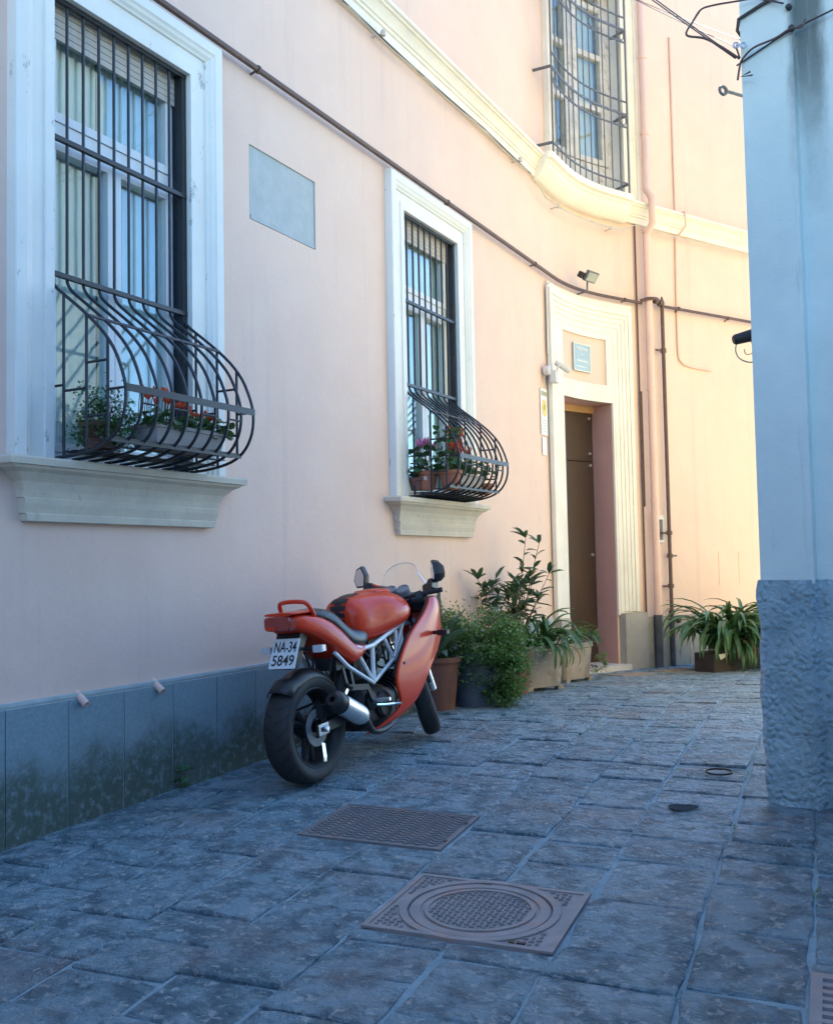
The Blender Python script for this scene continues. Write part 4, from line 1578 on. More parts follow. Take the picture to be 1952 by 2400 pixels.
    # notice
    T = thing('warning_notice', 'narrow white notice with a yellow sign left of the doorway', 'notice', tuple(W(7.2, .02, 2.9)))
    m = MB()
    m.wbox(7.10, 7.30, .006, .012, 2.68, 3.20)
    m.build('sheet', 'notice_white', T)
    m = MB()
    m.wbox(7.12, 7.28, .012, .014, 3.12, 3.17)
    m.build('heading_bar', 'notice_olive', T)
    m = MB()
    c = (7.20, 2.985)
    m.add([W(c[0] + .065 * math.cos(k), .0145, c[1] + .10 * math.sin(k)) for k in [2 * math.pi * i / 14 for i in range(14)]], [tuple(range(14))])
    m.add([W(c[0] + .065 * math.cos(k), .012, c[1] + .10 * math.sin(k)) for k in [2 * math.pi * i / 14 for i in range(14)]], [tuple(range(14))])
    m.build('yellow_sign', 'notice_yellow', T)
    m = MB()
    m.add([W(7.185, .0155, 2.96), W(7.20, .0155, 2.955), W(7.22, .0155, 3.02), W(7.20, .0155, 3.03)], [(0, 1, 2, 3)])
    m.build('symbol', 'ink_black', T)
    m = MB()
    for k in range(5):
        m.wbox(7.125, 7.27 - .02 * (k % 2), .012, .0135, 2.72 + k * .03, 2.728 + k * .03)
    m.build('print_lines', 'sign_blue', T)
    m = MB()
    m.wbox(7.13, 7.26, .006, .009, 2.46, 2.66)
    m.build('lower_sheet', 'notice_white', T)
    # plaque over the door
    T = thing('door_plaque', 'blue grey plaque with white lettering in the panel over the doorway', 'plaque', tuple(W(8.215, .02, 3.7)))
    m = MB()
    m.wbox(8.045, 8.385, .012, .030, 3.545, 3.875, .2)
    m.build('plate', 'sign_blue', T)
    m = MB()
    for (a, b, c_, d_) in ((8.045, 8.385, 3.545, 3.555), (8.045, 8.385, 3.865, 3.875), (8.045, 8.053, 3.555, 3.865), (8.377, 8.385, 3.555, 3.865)):
        m.wbox(a, b, .030, .036, c_, d_, .2)
    m.build('rim', 'notice_white', T)
    p, t2, n2 = wall_frame(8.215)
    R = Matrix((t2.to_3d(), V((0, 0, 1)), t2.to_3d().cross(V((0, 0, 1))))).transposed().to_4x4()
    for txt, size, ds, z, bold, k in (('Palazzina', .062, 0, 3.815, .0012, 1), ('A', .05, 0, 3.745, .001, 1), ):
        me = text_mesh(txt, size, bold)
        me.materials.append(MATS['sign_white'])
        M = Matrix.Translation(W(8.215 + ds, .0375, z)) @ R
        o = link('lettering', me, None, T)
        o.matrix_basis = M
    m = MB()
    for z, a_, b_, h_ in ((3.672, 8.115, 8.325, .030), (3.60, 8.085, 8.29, .016)):
        q = a_
        while q < b_:
            m.wbox(q, q + .013, .0305, .0335, z - h_ / 2, z + h_ / 2 * random.uniform(.5, 1), .2)
            q += .020
    o = m.build('worn_lettering', 'sign_white', T)
    o['kind'] = 'stuff'
    # meter box
    T = thing('meter_box', 'small grey framed meter box on the far wall between downpipe and standpipe', 'meter box', tuple(W(9.53, .02, 1.6)))
    m = MB()
    m.wbox(9.475, 9.60, .0, .05, 1.50, 1.53).wbox(9.475, 9.60, .0, .05, 1.79, 1.84).wbox(9.475, 9.495, .0, .05, 1.53, 1.79).wbox(9.58, 9.60, .0, .05, 1.53, 1.79)
    m.build('frame', 'cam_white', T)
    m = MB()
    m.wbox(9.495, 9.58, .002, .02, 1.53, 1.79)
    m.build('panel', 'dash_grey', T)
    m = MB()
    m.add([W(9.51, .021, 1.55), W(9.57, .021, 1.56), W(9.55, .021, 1.72), W(9.52, .021, 1.68)], [(0, 1, 2, 3)])
    m.build('sticker', 'brown_pipe', T)


# ================================================================== right-hand corner building
def face_pt(k, o, z):
    q = PB + PE * k + PN * o
    return V((q.x, q.y, z))


def uvquad(me, fn):
    uv = me.uv_layers.new(name='UVMap')
    for lp in me.loops:
        uv.data[lp.index].uv = fn(me.vertices[lp.vertex_index].co)


def face_uv(co):
    d = V((co.x, co.y)) - PB
    return d.dot(PE), co.z


def build_corner():
    T = thing('corner_building', 'pale grey plastered building corner with a rough rendered plinth at the lane mouth', 'building', (PB.x, PB.y, 0))
    depth = 2.2
    H = 9.2
    kp = .275
    BK = -PN

    def prism(pts, z0, z1, name, mat):
        m = MB()
        n = len(pts)
        vs = [face_pt(k, o, z0) for k, o in pts] + [face_pt(k, o, z1) for k, o in pts]
        fs = [tuple(range(n)), tuple(range(n, 2 * n))] + [(i, (i + 1) % n, n + (i + 1) % n, n + i) for i in range(n)]
        m.add(vs, fs)
        o = m.build(name, mat, T)
        uvquad(o.data, face_uv)
        return o
    prism([(0.0, 0), (kp, 0), (kp, -.045), (4.2, -.045), (4.2, -depth), (0, -depth)], 1.14, H, 'wall', 'pale')
    # unseen ochre cladding added at the back to bounce warm light
    prism([(.01, -depth + .03), (4.19, -depth + .03), (4.19, -depth - .004), (.01, -depth - .004)], 1.17, H - .01, 'bounce_cladding', 'sunny_plaster')
    # rough plinth, gently uneven
    m = MB()
    nk, nz = 60, 30
    rnd = random.Random(5)
    prof = []
    zs = [-.12 + (1.16 + .12) * j / nz for j in range(nz + 1)]
    ks = [-.012] + [-.008 + (1.6) * i / nk for i in range(1, nk + 1)] + [4.2]

    def off(k, z):
        o = .014 if k < kp else -.03
        o += .012 * noise.noise(V((k * 7, z * 7, 1))) + .008 * noise.noise(V((k * 19, z * 19, 4)))
        if z < .16:
            o -= .035 * (1 - z / .16) * (.5 + noise.noise(V((k * 5, 0, 9))))
        if z > 1.15:
            o -= .01
        return o
    vs = []
    for z in zs:
        for k in ks:
            kk = k
            if k < 0:
                kk = k + (.02 * noise.noise(V((z * 6, 2, 7))) + (.05 * max(0, (.25 - z)) if z < .25 else 0))
            vs.append(face_pt(kk, off(k, z), z))
    n = len(ks)
    fs = []
    for j in range(nz):
        for i in range(n - 1):
            fs.append((j * n + i, j * n + i + 1, (j + 1) * n + i + 1, (j + 1) * n + i))
    # top ledge back to the wall, and the hidden lane side
    top = [face_pt(k, -.06 if k > 0 else -.06, 1.162) for k in ks]
    b = len(vs)
    vs += top
    for i in range(n - 1):
        fs.append((nz * n + i, nz * n + i + 1, b + i + 1, b + i))
    c = len(vs)
    for j, z in enumerate(zs):
        vs.append(face_pt(-.012, -depth - .02, z))
    for j in range(nz):
        fs.append((j * n, (j + 1) * n, c + j + 1, c + j))
    vs += [face_pt(.02, -.06, 1.162), face_pt(.02, -depth, 1.162)]
    fs.append((nz * n, b, c + nz))
    m.add(vs, fs)
    o = m.build('plinth', 'render', T, True, 60)
    uvquad(o.data, face_uv)
    prism([(-.2, .3), (4.4, .3), (4.4, -depth - .2), (-.2, -depth - .2)], H, H + .15, 'eaves', 'cream')
    m = MB()
    m.add([face_pt(-.3, .4, H + .15), face_pt(4.5, .4, H + .15), face_pt(4.5, -depth - .3, H + .15), face_pt(-.3, -depth - .3, H + .15), face_pt(1.2, -1, H + .9), face_pt(3.3, -1, H + .9)],
          [(0, 1, 5, 4), (1, 2, 5), (2, 3, 4, 5), (3, 0, 4), (0, 3, 2, 1)])
    m.build('roof', 'roof_tile', T)
    # black cable clipped to the wall high up, and a thin one
    T2 = thing('corner_cables', 'black cables clipped across the top of the pale corner wall', 'cable', tuple(face_pt(.1, .01, 4.1)))
    MB().tube([face_pt(-.012, -.4, 4.02), face_pt(-.014, .002, 4.10), face_pt(0.0, .014, 4.155), face_pt(.14, .013, 4.19), face_pt(.27, .014, 4.20), face_pt(.29, .0, 4.4), face_pt(.29, .0, 5)], .010, 6).build('thick_cable', 'cable_dark', T2, True)
    MB().tube([face_pt(-.02, .015, 3.905), face_pt(.25, .012, 3.99), face_pt(.9, -.03, 4.1)], .005, 5).build('thin_cable', 'cable_dark', T2, True)
    for k, z in ((.265, 4.12), (.275, 4.005)):
        m = MB()
        m.lathe([(0, 0), (0, .016), (.02, .016), (.03, .008), (.03, 0)], face_pt(k, .0, z), PN.to_3d(), 8)
        m.build('clip', 'cable_dark', T2, True, 40)
    # wrought iron bracket
    T3 = thing('wire_bracket', 'rusty bent iron wire bracket with blue white insulators on the pale corner wall', 'wire bracket', (1.75, 5.2, 3.95))
    Y = 5.2
    def at(px, py, yy):
        d = _f + _r * ((px - 976) / 2350) - _u * ((py - 1200) / 2350)
        return V((0, 0, CAMZ)) + d * (yy / d.y)
    MB().tube(smooth_path([at(1640, 24, 5.2), at(1622, 52, 5.2), at(1608, 82, 5.2), at(1650, 90, 5.2), at(1690, 110, 5.2), at(1733, 138, 5.2)], 5), .006, 6).build('loop_rod', 'bracket_iron', T3, True)
    MB().tube(smooth_path([at(1622, 52, 5.2), at(1640, 24, 5.2), at(1668, 13, 5.2), at(1725, 3, 5.18), at(1770, -3, 5.14), at(1835, 8, 5.05)], 5), .005, 6).build('arch_rod', 'bracket_iron', T3, True)
    MB().tube(smooth_path([at(1728, 187, 5.19), at(1732, 160, 5.2), at(1738, 140, 5.2), at(1765, 112, 5.14), at(1815, 90, 5.08), at(1850, 68, 5.02), at(1878, 62, 4.97), at(1886, 45, 4.97)], 5), .006, 6).build('arm_rod', 'bracket_iron', T3, True)
    MB().tube([at(1733, 136, 5.19), at(1726, 116, 5.19), at(1726, 106, 5.19)], .005, 6).build('hook', 'bracket_iron', T3, True)
    for px in (1724, 1741):
        c = at(px, 106, 5.18)
        MB().tube([c + V((.014 * math.cos(a_), 0, .014 * math.sin(a_))) for a_ in [2 * math.pi * i / 12 for i in range(13)]], .006, 6).build('insulator', 'insulator', T3, True)
    MB().tube([at(1757, 168, 5.12), at(1735, 180, 5.17), at(1762, 176, 5.12)], .005, 6).build('claw', 'bracket_iron', T3, True)
    # eye rod
    T4 = thing('eye_rod', 'grey iron rod with a round eye sticking out of the pale corner wall', 'rod', (1.8, 5.4, 3.85))
    MB().tube([V((1.745, 5.40, 3.85)), V((1.99, 5.62, 3.90))], .009, 6).build('rod', 'upper_iron', T4, True)
    c = V((1.728, 5.385, 3.845))
    MB().tube([c + V((.022 * math.cos(a_), .01 * math.cos(a_), .022 * math.sin(a_))) for a_ in [2 * math.pi * i / 12 for i in range(13)]], .009, 6).build('eye', 'upper_iron', T4, True)
    # overhead wires to the pink house
    for i, (x0, z0, s, z1, r_) in enumerate(((1.74, 3.93, 6.2, 8.6, .004), (1.74, 3.94, 6.35, 8.7, .004), (1.75, 3.99, 7.0, 8.4, .0025), (1.77, 4.03, 7.5, 8.5, .0025))):
        a_, b_ = V((x0, Y, z0)), W(s, .02, z1)
        pts = [a_.lerp(b_, k / 12) + V((0, 0, -.10 * math.sin(math.pi * k / 12))) for k in range(13)]
        labs = ('thin overhead wire from the corner bracket, lowest and thickest of four', 'thin overhead wire from the corner bracket, second lowest of four', 'thin overhead wire tied to the blue white insulator', 'thin overhead wire, highest of the four above the corner bracket')
        tag(MB().tube(pts, r_, 5).build('overhead_wire', 'cable_dark', None, True), labs[i], 'wire', 'overhead wires to the corner bracket')
    # black dome camera
    T5 = thing('black_camera', 'black security camera with looping cables peeping past the pale corner wall', 'security camera', (1.84, 5.45, 2.45))
    M = Matrix.Translation((1.835, 5.44, 2.49)) @ Matrix.Rotation(rad(-14), 4, 'Y')
    m = MB()
    m.lathe([(-.085, 0), (-.085, .022), (-.075, .029), (.10, .038), (.10, 0)], (0, 0, 0), (1, 0, 0), 12).xform(M)
    m.build('body', 'engine_black', T5, True, 40)
    m = MB()
    m.box((.045, 0, -.055), (.06, .05, .07), M)
    m.build('mount', 'engine_black', T5)
    MB().tube(smooth_path([V((1.775, 5.44, 2.46)), V((1.765, 5.45, 2.42)), V((1.785, 5.46, 2.375)), V((1.84, 5.48, 2.355)), V((1.90, 5.50, 2.36))], 5), .004, 5).build('cable', 'cable_pale', T5, True)
    MB().tube(smooth_path([V((1.81, 5.44, 2.42)), V((1.82, 5.45, 2.395)), V((1.85, 5.46, 2.395)), V((1.88, 5.48, 2.42))], 5), .003, 5).build('cable', 'cable_pale', T5, True)


# ================================================================== out of the frame: house mirrored in the panes, added bounce floor and sky blockers
def build_court():
    def house(name, label, p0, p1, H, mat, depth=6, rows=3, cols=5, roof=True):
        p0, p1 = V(p0), V(p1)
        e = (p1 - p0).normalized()
        L = (p1 - p0).length
        nn = V((-e.y, e.x))          # facade looks this way
        T = thing(name, label, 'building', (p0.x, p0.y, 0))

        def Q(k, o, z):
            q = p0 + e * k + nn * o
            return V((q.x, q.y, z))
        ops = []
        for r in range(rows):
            for c in range(cols):
                k = (c + .5) * L / cols
                z = 1.2 + r * (H - 1.5) / rows
                ops.append((k - .5, k + .5, z, z + 1.7))
        ks = sorted({0, L} | {x for o in ops for x in o[:2]})
        zs = sorted({-.3, H} | {x for o in ops for x in o[2:]})
        m = MB()
        for z in zs:
            for k in ks:
                m.v.append(tuple(Q(k, 0, z)))
        n = len(ks)
        for j in range(len(zs) - 1):
            for i in range(n - 1):
                km, zm = (ks[i] + ks[i + 1]) / 2, (zs[j] + zs[j + 1]) / 2
                if not any(a < km < b and c < zm < d for a, b, c, d in ops):
                    m.f.append((j * n + i, j * n + i + 1, (j + 1) * n + i + 1, (j + 1) * n + i))
        for a, b, c, d in ops:
            m.add([Q(a, 0, c), Q(b, 0, c), Q(b, 0, d), Q(a, 0, d), Q(a, -.2, c), Q(b, -.2, c), Q(b, -.2, d), Q(a, -.2, d)], [(0, 1, 5, 4), (1, 2, 6, 5), (2, 3, 7, 6), (3, 0, 4, 7)])
        m.add([Q(0, 0, H), Q(L, 0, H), Q(L, -depth, H), Q(0, -depth, H), Q(0, 0, -.3), Q(L, 0, -.3), Q(L, -depth, -.3), Q(0, -depth, -.3)], [(0, 1, 2, 3), (1, 2, 6, 5), (2, 3, 7, 6), (3, 0, 4, 7)])
        m.build('wall', mat, T)
        for a, b, c, d in ops:
            m = MB()
            m.add([Q(a, -.15, c), Q(b, -.15, c), Q(b, -.15, d), Q(a, -.15, d), Q(a, -.19, c), Q(b, -.19, c), Q(b, -.19, d), Q(a, -.19, d)], [(0, 1, 2, 3), (4, 5, 6, 7), (0, 1, 5, 4), (1, 2, 6, 5), (2, 3, 7, 6), (3, 0, 4, 7)])
            m.build('window', 'shutter_green', T)
        m = MB()
        vs = [Q(-.3, .35, H), Q(L + .3, .35, H), Q(L + .3, -depth, H), Q(-.3, -depth, H)]
        vs += [p + V((0, 0, .2)) for p in vs]
        m.add(vs, [(0, 1, 2, 3), (4, 5, 6, 7), (0, 1, 5, 4), (1, 2, 6, 5), (2, 3, 7, 6), (3, 0, 4, 7)])
        m.build('cornice', 'roof_tile', T)
    m = MB()
    pts = [(3.25, 8.0), (4.2, 6.6), (7.0, 4.3), (16, 9.5), (12, 18), (5.75, 14.6), (4.6, 12.1)]
    m.add([V((x, y, gz(y) + .02)) for x, y in pts], [tuple(range(len(pts)))])
    o = m.build('bounce_floor', 'bounce_ochre')  # unseen warm floor, added to bounce light onto the far wall
    o['kind'] = 'structure'
    house('sunlit_house', 'tall ochre house in full sun across the court behind the corner', (6.7, 4.5), (15.5, 9.8), 10.5, 'sunny_plaster', 6, 3, 5)
    house('sky_blocker_right', 'added grey block on the right behind the viewer, unseen, cutting sky light', (4.6, -4.2), (5.6, 1.9), 3.6, 'blocker_grey', 6, 1, 3)  # unseen mass added to cut sky light from the right
    house('sky_blocker_back', 'added low grey block behind the viewer, unseen, cutting sky light', (-9.5, -3.6), (4.5, -4.6), 3.4, 'blocker_grey', 6, 1, 5)  # unseen mass added to cut sky light from behind


# ================================================================== plants
LEAF = {}


def strap_leaf(base, az, L, wdt, rise, curve, seg=7, twist=0.0, fold=.25):
    """arching strap leaf: starts at angle rise above horizontal, bends down by curve over its length"""
    m = MB()
    p = V(base)
    d2 = V((math.cos(az), math.sin(az), 0))
    side = V((-d2.y, d2.x, 0))
    el = rise
    vs = []
    for i in range(seg + 1):
        t = i / seg
        ww = wdt * (.55 + .9 * t if t < .35 else (.865 + .1 * (t - .35)) if t < .6 else max(0.0, .89 * (1 - ((t - .6) / .4) ** 2.2)))
        up = V((-d2.x * math.sin(el), -d2.y * math.sin(el), math.cos(el)))
        sd = (side * math.cos(twist * t) + up * math.sin(twist * t))
        vs += [p + sd * ww / 2 + up * ww * fold, p, p - sd * ww / 2 + up * ww * fold]
        p = p + (d2 * math.cos(el) + V((0, 0, math.sin(el)))) * (L / seg)
        el -= curve / seg * (.5 + t)
    fs = []
    for i in range(seg):
        for j in range(2):
            fs.append((i * 3 + j, i * 3 + j + 1, (i + 1) * 3 + j + 1, (i + 1) * 3 + j))
    m.add(vs, fs)
    return m


def pot(m, c, r0, r1, h, rim=.02, n=20):
    m.lathe([(0, 0), (0, r0), (h - rim * 2, r0 + (r1 - r0) * .9), (h - rim * 2, r1 + .012), (h, r1 + .014), (h, r1 - .008), (h - .05, r1 - .02), (h - .05, 0)], c, (0, 0, 1), n)
    return m


def wpt(s, o):
    p, t, n = wall_frame(s)
    q = p + n * o
    return V((q.x, q.y, gz(q.y)))


def leaf_mesh(L, wd, name):
    m = MB()
    m.add([V((0, 0, 0)), V((L * .3, wd * .5, .08 * L)), V((L * .3, 0, .02 * L)), V((L * .3, -wd * .5, .08 * L)), V((L * .7, wd * .42, .04 * L)), V((L * .7, 0, -.02 * L)), V((L * .7, -wd * .42, .04 * L)), V((L, 0, -.10 * L))],
          [(0, 1, 2), (0, 2, 3), (1, 4, 5, 2), (2, 5, 6, 3), (4, 7, 5), (5, 7, 6)])
    return m.mesh(name, True)


def orient(p, d, roll=0.0):
    d = V(d).normalized()
    a = V((0, 0, 1)) if abs(d.z) < .95 else V((1, 0, 0))
    y = a.cross(d).normalized()
    z = d.cross(y)
    M = Matrix((d, y, z)).transposed().to_4x4()
    M.translation = V(p)
    return M @ Matrix.Rotation(roll, 4, 'X')


def bush(center, rad3, count, size, seed, mat, name, parent, hang=None, shape=None):
    """mass of small leaves: real leaf faces spread in the volume on thin sprays"""
    rnd = random.Random(seed)
    m = MB()
    c = V(center)
    clumps = []
    for k in range(max(8, count // 110)):
        while True:
            q = V((rnd.uniform(-1, 1), rnd.uniform(-1, 1), rnd.uniform(-1, 1)))
            if .25 < q.length < 1:
                break
        clumps.append((V((q.x * rad3[0], q.y * rad3[1], q.z * rad3[2])), rnd.uniform(.16, .34)))
    for i in range(count):
        cc, cr = rnd.choice(clumps)
        q = V((rnd.gauss(0, 1), rnd.gauss(0, 1), rnd.gauss(0, .9))) * cr * min(rad3) * .9
        p = c + cc + q
        d = V((rnd.uniform(-1, 1), rnd.uniform(-1, 1), rnd.uniform(-.5, .9))).normalized()
        s = size * rnd.uniform(.6, 1.4)
        x = d.cross(V((0, 0, 1)))
        if x.length < .1:
            x = V((1, 0, 0))
        x = x.normalized() * s * .32
        u = d * s
        k = len(m.v)
        m.v += [tuple(p), tuple(p + u * .5 + x), tuple(p + u), tuple(p + u * .5 - x)]
        m.f.append((k, k + 1, k + 2, k + 3))
    me = bpy.data.meshes.new(name)
    me.from_pydata(m.v, [], m.f)
    o = link(name, me, mat, parent)
    o['kind'] = 'stuff'
    return o


def build_plants():
    rnd = random.Random(21)
    tdir = wall_frame(5)[1]
    # ---- terracotta pot with agave, behind the front wheel
    c = wpt(4.62, .36)
    c = V((.13, 8.33, gz(8.33)))
    T = thing('agave_pot', 'dark terracotta pot with thick blue green agave leaves beside the front wheel', 'potted plant', tuple(c))
    pot(MB(), c, .155, .205, .44).build('pot', 'terracotta_dark', T, True, 40)
    MB().lathe([(0, 0), (0, .19)], c + V((0, 0, .415)), (0, 0, 1), 16).build('soil', 'soil', T)
    for az, L, w_, rise, cur in ((2.0, .45, .08, 1.25, .3), (1.2, .55, .085, 1.35, .2), (.3, .50, .09, 1.05, .3), (-.5, .42, .085, .9, .9), (3.2, .40, .08, 1.1, .4), (-1.3, .36, .07, .5, 1.2), (.9, .6, .075, 1.45, .1), (-2.2, .34, .07, .4, 1.3), (-.9, .5, .08, .75, .5)):
        strap_leaf(c + V((0, 0, .42)), az, L, w_, rise, cur, 7, rnd.uniform(-.3, .3), .3).build('leaf', 'leaf_blue', T, True, 180)
    for k in range(12):
        az = rnd.uniform(0, 6.28)
        strap_leaf(c + V((.08 * math.cos(az), .08 * math.sin(az), .41)), az, rnd.uniform(.16, .26), .018, rnd.uniform(.3, 1.0), rnd.uniform(1.2, 2.2), 6).build('small_leaf', 'leaf_blue', T, True, 180)
    # ---- blue-grey pot with trailing bush
    c = V((.46, 8.62, gz(8.62)))
    T = thing('bush_pot', 'slate blue pot overgrown by a feathery trailing green bush', 'potted plant', tuple(c))
    pot(MB(), c, .17, .22, .46).build('pot', 'pot_blue', T, True, 40)
    MB().lathe([(0, 0), (0, .21)], c + V((0, 0, .43)), (0, 0, 1), 16).build('soil', 'soil', T)
    bush(c + V((-.03, -.08, .52)), (.54, .28, .27), 12500, .030, 1, 'leaf_bush', 'foliage', T)
    bush(c + V((.24, -.14, .34)), (.27, .18, .30), 3800, .030, 2, 'leaf_bush', 'trailing_foliage', T)
    bush(c + V((.28, -.14, .12)), (.22, .13, .12), 1100, .030, 9, 'leaf_bush', 'trailing_foliage', T)
    bush(c + V((.16, -.05, .14)), (.16, .12, .12), 700, .026, 3, 'leaf_dry', 'dry_foliage', T)
    for k in range(40):
        az = rnd.uniform(0, 6.28)
        p0 = c + V((.1 * math.cos(az), .1 * math.sin(az), .45))
        L = rnd.uniform(.25, .55)
        d = V((math.cos(az) * .5 + .2, math.sin(az) * .5, 1.0))
        MB().tube(smooth_path([p0, p0 + d * L * .5, p0 + d * L * .8 + V((math.cos(az), math.sin(az), -.3)) * L * .35], 3), .0025, 4).build('stem', 'stem', T, True)
    # ---- oleander
    c = wpt(5.55, .24)
    T = thing('oleander', 'tall oleander with narrow dark leaves growing from a hidden pot against the pink wall', 'potted shrub', tuple(c))
    pot(MB(), c, .15, .19, .40).build('pot', 'terracotta_dark', T, True, 40)
    lm = [leaf_mesh(.155, .042, 'oleander_leaf'), leaf_mesh(.13, .038, 'oleander_leaf'), leaf_mesh(.175, .044, 'oleander_leaf')]
    for q in lm:
        q.materials.append(MATS['leaf_oleander'])
    nst = 0
    tips = []
    for k in range(19):
        az = rnd.choice((1.08, 4.22)) + rnd.uniform(-.9, .9)
        lean = rnd.uniform(.05, .40)
        H = rnd.uniform(.75, 1.12)
        if k == 0:
            az, lean, H = .65, .15, 1.46
        if k == 1:
            az, lean, H = .1, .22, 1.40
        if k == 2:
            az, lean, H = 4.1, .50, 1.08
        p0 = c + V((.07 * math.cos(az), .07 * math.sin(az), .36))
        pts = []
        for i in range(7):
            t = i / 6
            pts.append(p0 + V((math.cos(az) * lean * t ** 1.3, math.sin(az) * lean * t ** 1.3, (H - .36) * t)))
        # keep it off the wall
        for i, q in enumerate(pts):
            rel = V((q.x, q.y)) - B0
            t0 = V((math.sin(YAW0), math.cos(YAW0)))
            n0 = V((t0.y, -t0.x))
            o_ = rel.dot(n0)
            if o_ < .05:
                q2 = V((q.x, q.y)) + n0 * (.05 - o_)
                pts[i] = V((q2.x, q2.y, q.z))
        MB().tube(pts, [.008 - .0009 * i for i in range(7)], 5).build('stem', 'stem', T, True)
        tips.append((pts, az))
    for pts, az in tips:
        for i in range(3, 7):
            for j in range(4 if i < 6 else 5):
                if nst > 290 or (i < 6 and rnd.random() < .12):
                    continue
                a2 = rnd.uniform(0, 6.28)
                up = rnd.uniform(-.1, .7) if i < 6 else rnd.uniform(.3, 1.3)
                t = rnd.random() if i < 6 else 0
                p = pts[i].lerp(pts[min(i + 1, 6)], t)
                link('leaf', rnd.choice(lm), None, T, orient(p, (math.cos(a2), math.sin(a2), up), rnd.uniform(-.5, .5)))
                nst += 1
    # ---- two concrete planters with clivia
    for idx, (P0, P1, D, H, lab) in enumerate((((1.0, 9.56), (1.44, 9.83), .36, .43, 'weathered concrete planter with arching strap leaves hanging over its front, next to the bush'), ((1.50, 10.40), (1.90, 10.86), .38, .41, 'weathered concrete planter with weeds, nearest the brown door'))):
        P0, P1 = V(P0), V(P1)
        L = (P1 - P0).length
        t0 = ((P1 - P0) / L).to_3d()
        n0 = V((t0.y, -t0.x, 0))
        mid = ((P0 + P1) / 2).to_3d() - n0 * D * .47
        c = V((mid.x, mid.y, gz(mid.y)))
        T = thing('planter', lab, 'planter', tuple(c), 'concrete planters by the door')
        m = MB()
        rings = []
        n = 16
        M = Matrix((t0, n0, V((0, 0, 1)))).transposed().to_4x4()
        M = Matrix.Translation(c) @ M
        for hw, hd, z in ((.40, .40, .03), (.42, .42, .035), (.455, .455, H * .6), (.47, .47, H - .06), (.50, .50, H - .05), (.50, .50, H), (.46, .44, H), (.45, .43, H - .06)):
            ring = []
            for i in range(n):
                th = 2 * math.pi * (i + .5) / n
                x = math.copysign(abs(math.cos(th)) ** .35, math.cos(th))
                y = math.copysign(abs(math.sin(th)) ** .35, math.sin(th))
                ring.append(M @ V((x * hw * L, y * hd * D, z)))
            rings.append(ring)
        m.loft(rings)
        m.build('box', 'planter_concrete', T, True, 40)
        for sx in (-.36, .36):
            for sy in (-.34, .34):
                MB().box((sx * L, sy * D, .02), (.07, .06, .05), M).build('foot', 'planter_concrete', T)
        m = MB()
        m.add([M @ V((sx * L * .45, sy * D * .43, H - .05)) for sx, sy in ((-1, -1), (1, -1), (1, 1), (-1, 1))], [(0, 1, 2, 3)])
        m.build('soil', 'soil', T)
        if idx == 0:
            for k in range(40):
                az = rnd.uniform(-2.8, 1.4)
                p = M @ V((rnd.uniform(-.28, .34) * L, rnd.uniform(-.12, .34) * D, H - .04))
                strap_leaf(p, az, rnd.uniform(.42, .72), rnd.uniform(.042, .058), rnd.uniform(.75, 1.45), rnd.uniform(2.0, 3.6), 9, rnd.uniform(-.4, .4)).build('leaf', 'leaf_dark', T, True, 180)
            for k in range(5):
                az = rnd.uniform(-1.9, -.6)
                p = M @ V((rnd.uniform(-.2, .45) * L, .46 * D, H - .03))
                strap_leaf(p, az, rnd.uniform(.40, .52), .038, .5, 3.4, 9).build('leaf', 'leaf_dark', T, True, 180)
            for k in range(3):
                az = rnd.uniform(-1.9, -.6)
                p = M @ V((rnd.uniform(-.3, .45) * L, .46 * D, H - .03))
                strap_leaf(p, az, .36, .03, .3, 3.2, 8).build('dry_leaf', 'leaf_dry', T, True, 180)
            bush(M @ V((-.30 * L, 0, H + .22)), (.13, .13, .20), 1300, .024, 4, 'leaf_bush', 'fern_foliage', T)
        else:
            for k in range(9):
                az = rnd.uniform(-2.4, 1.0)
                p = M @ V((rnd.uniform(-.35, .2) * L, rnd.uniform(-.1, .3) * D, H - .04))
                strap_leaf(p, az, rnd.uniform(.3, .5), .042, rnd.uniform(.7, 1.35), rnd.uniform(2.0, 3.4), 8).build('leaf', 'leaf_dark', T, True, 180)
            bush(M @ V((.30 * L, .1, H + .05)), (.16, .12, .10), 700, .022, 5, 'leaf_bush', 'weed_foliage', T)
            bush(M @ V((.34 * L, .30 * 1, H * .45)), (.08, .05, .16), 420, .022, 6, 'leaf_bush', 'weed_foliage', T)
            bush(M @ V((.52 * L, .20, .10)), (.10, .08, .12), 260, .022, 7, 'leaf_dry', 'dry_foliage', T)
    # ---- big strap-leaf plant in a dark box at the far wall
    c = V((3.85, 11.95, gz(11.95)))
    T = thing('lily_tub', 'large dark tub of arching green strap leaves by the far wall', 'potted plant', tuple(c))
    p_, tt, nn = wall_frame(10.5)
    M = Matrix((tt.to_3d(), nn.to_3d(), V((0, 0, 1)))).transposed().to_4x4()
    M = Matrix.Translation(V((3.62, 11.85, gz(11.85)))) @ M
    MB().box((.36, -.14, .09), (.86, .40, .24), M).build('tub', 'dark_box', T)
    for k in range(70):
        p = M @ V((rnd.uniform(-.04, .74), rnd.uniform(-.02, .06), .22))
        strap_leaf(p, rnd.uniform(-2.2, -.2), rnd.uniform(.45, .75), rnd.uniform(.04, .055), rnd.uniform(.5, 1.1), rnd.uniform(3.0, 4.2), 9, rnd.uniform(-.5, .5)).build('leaf', 'leaf_dark', T, True, 180)
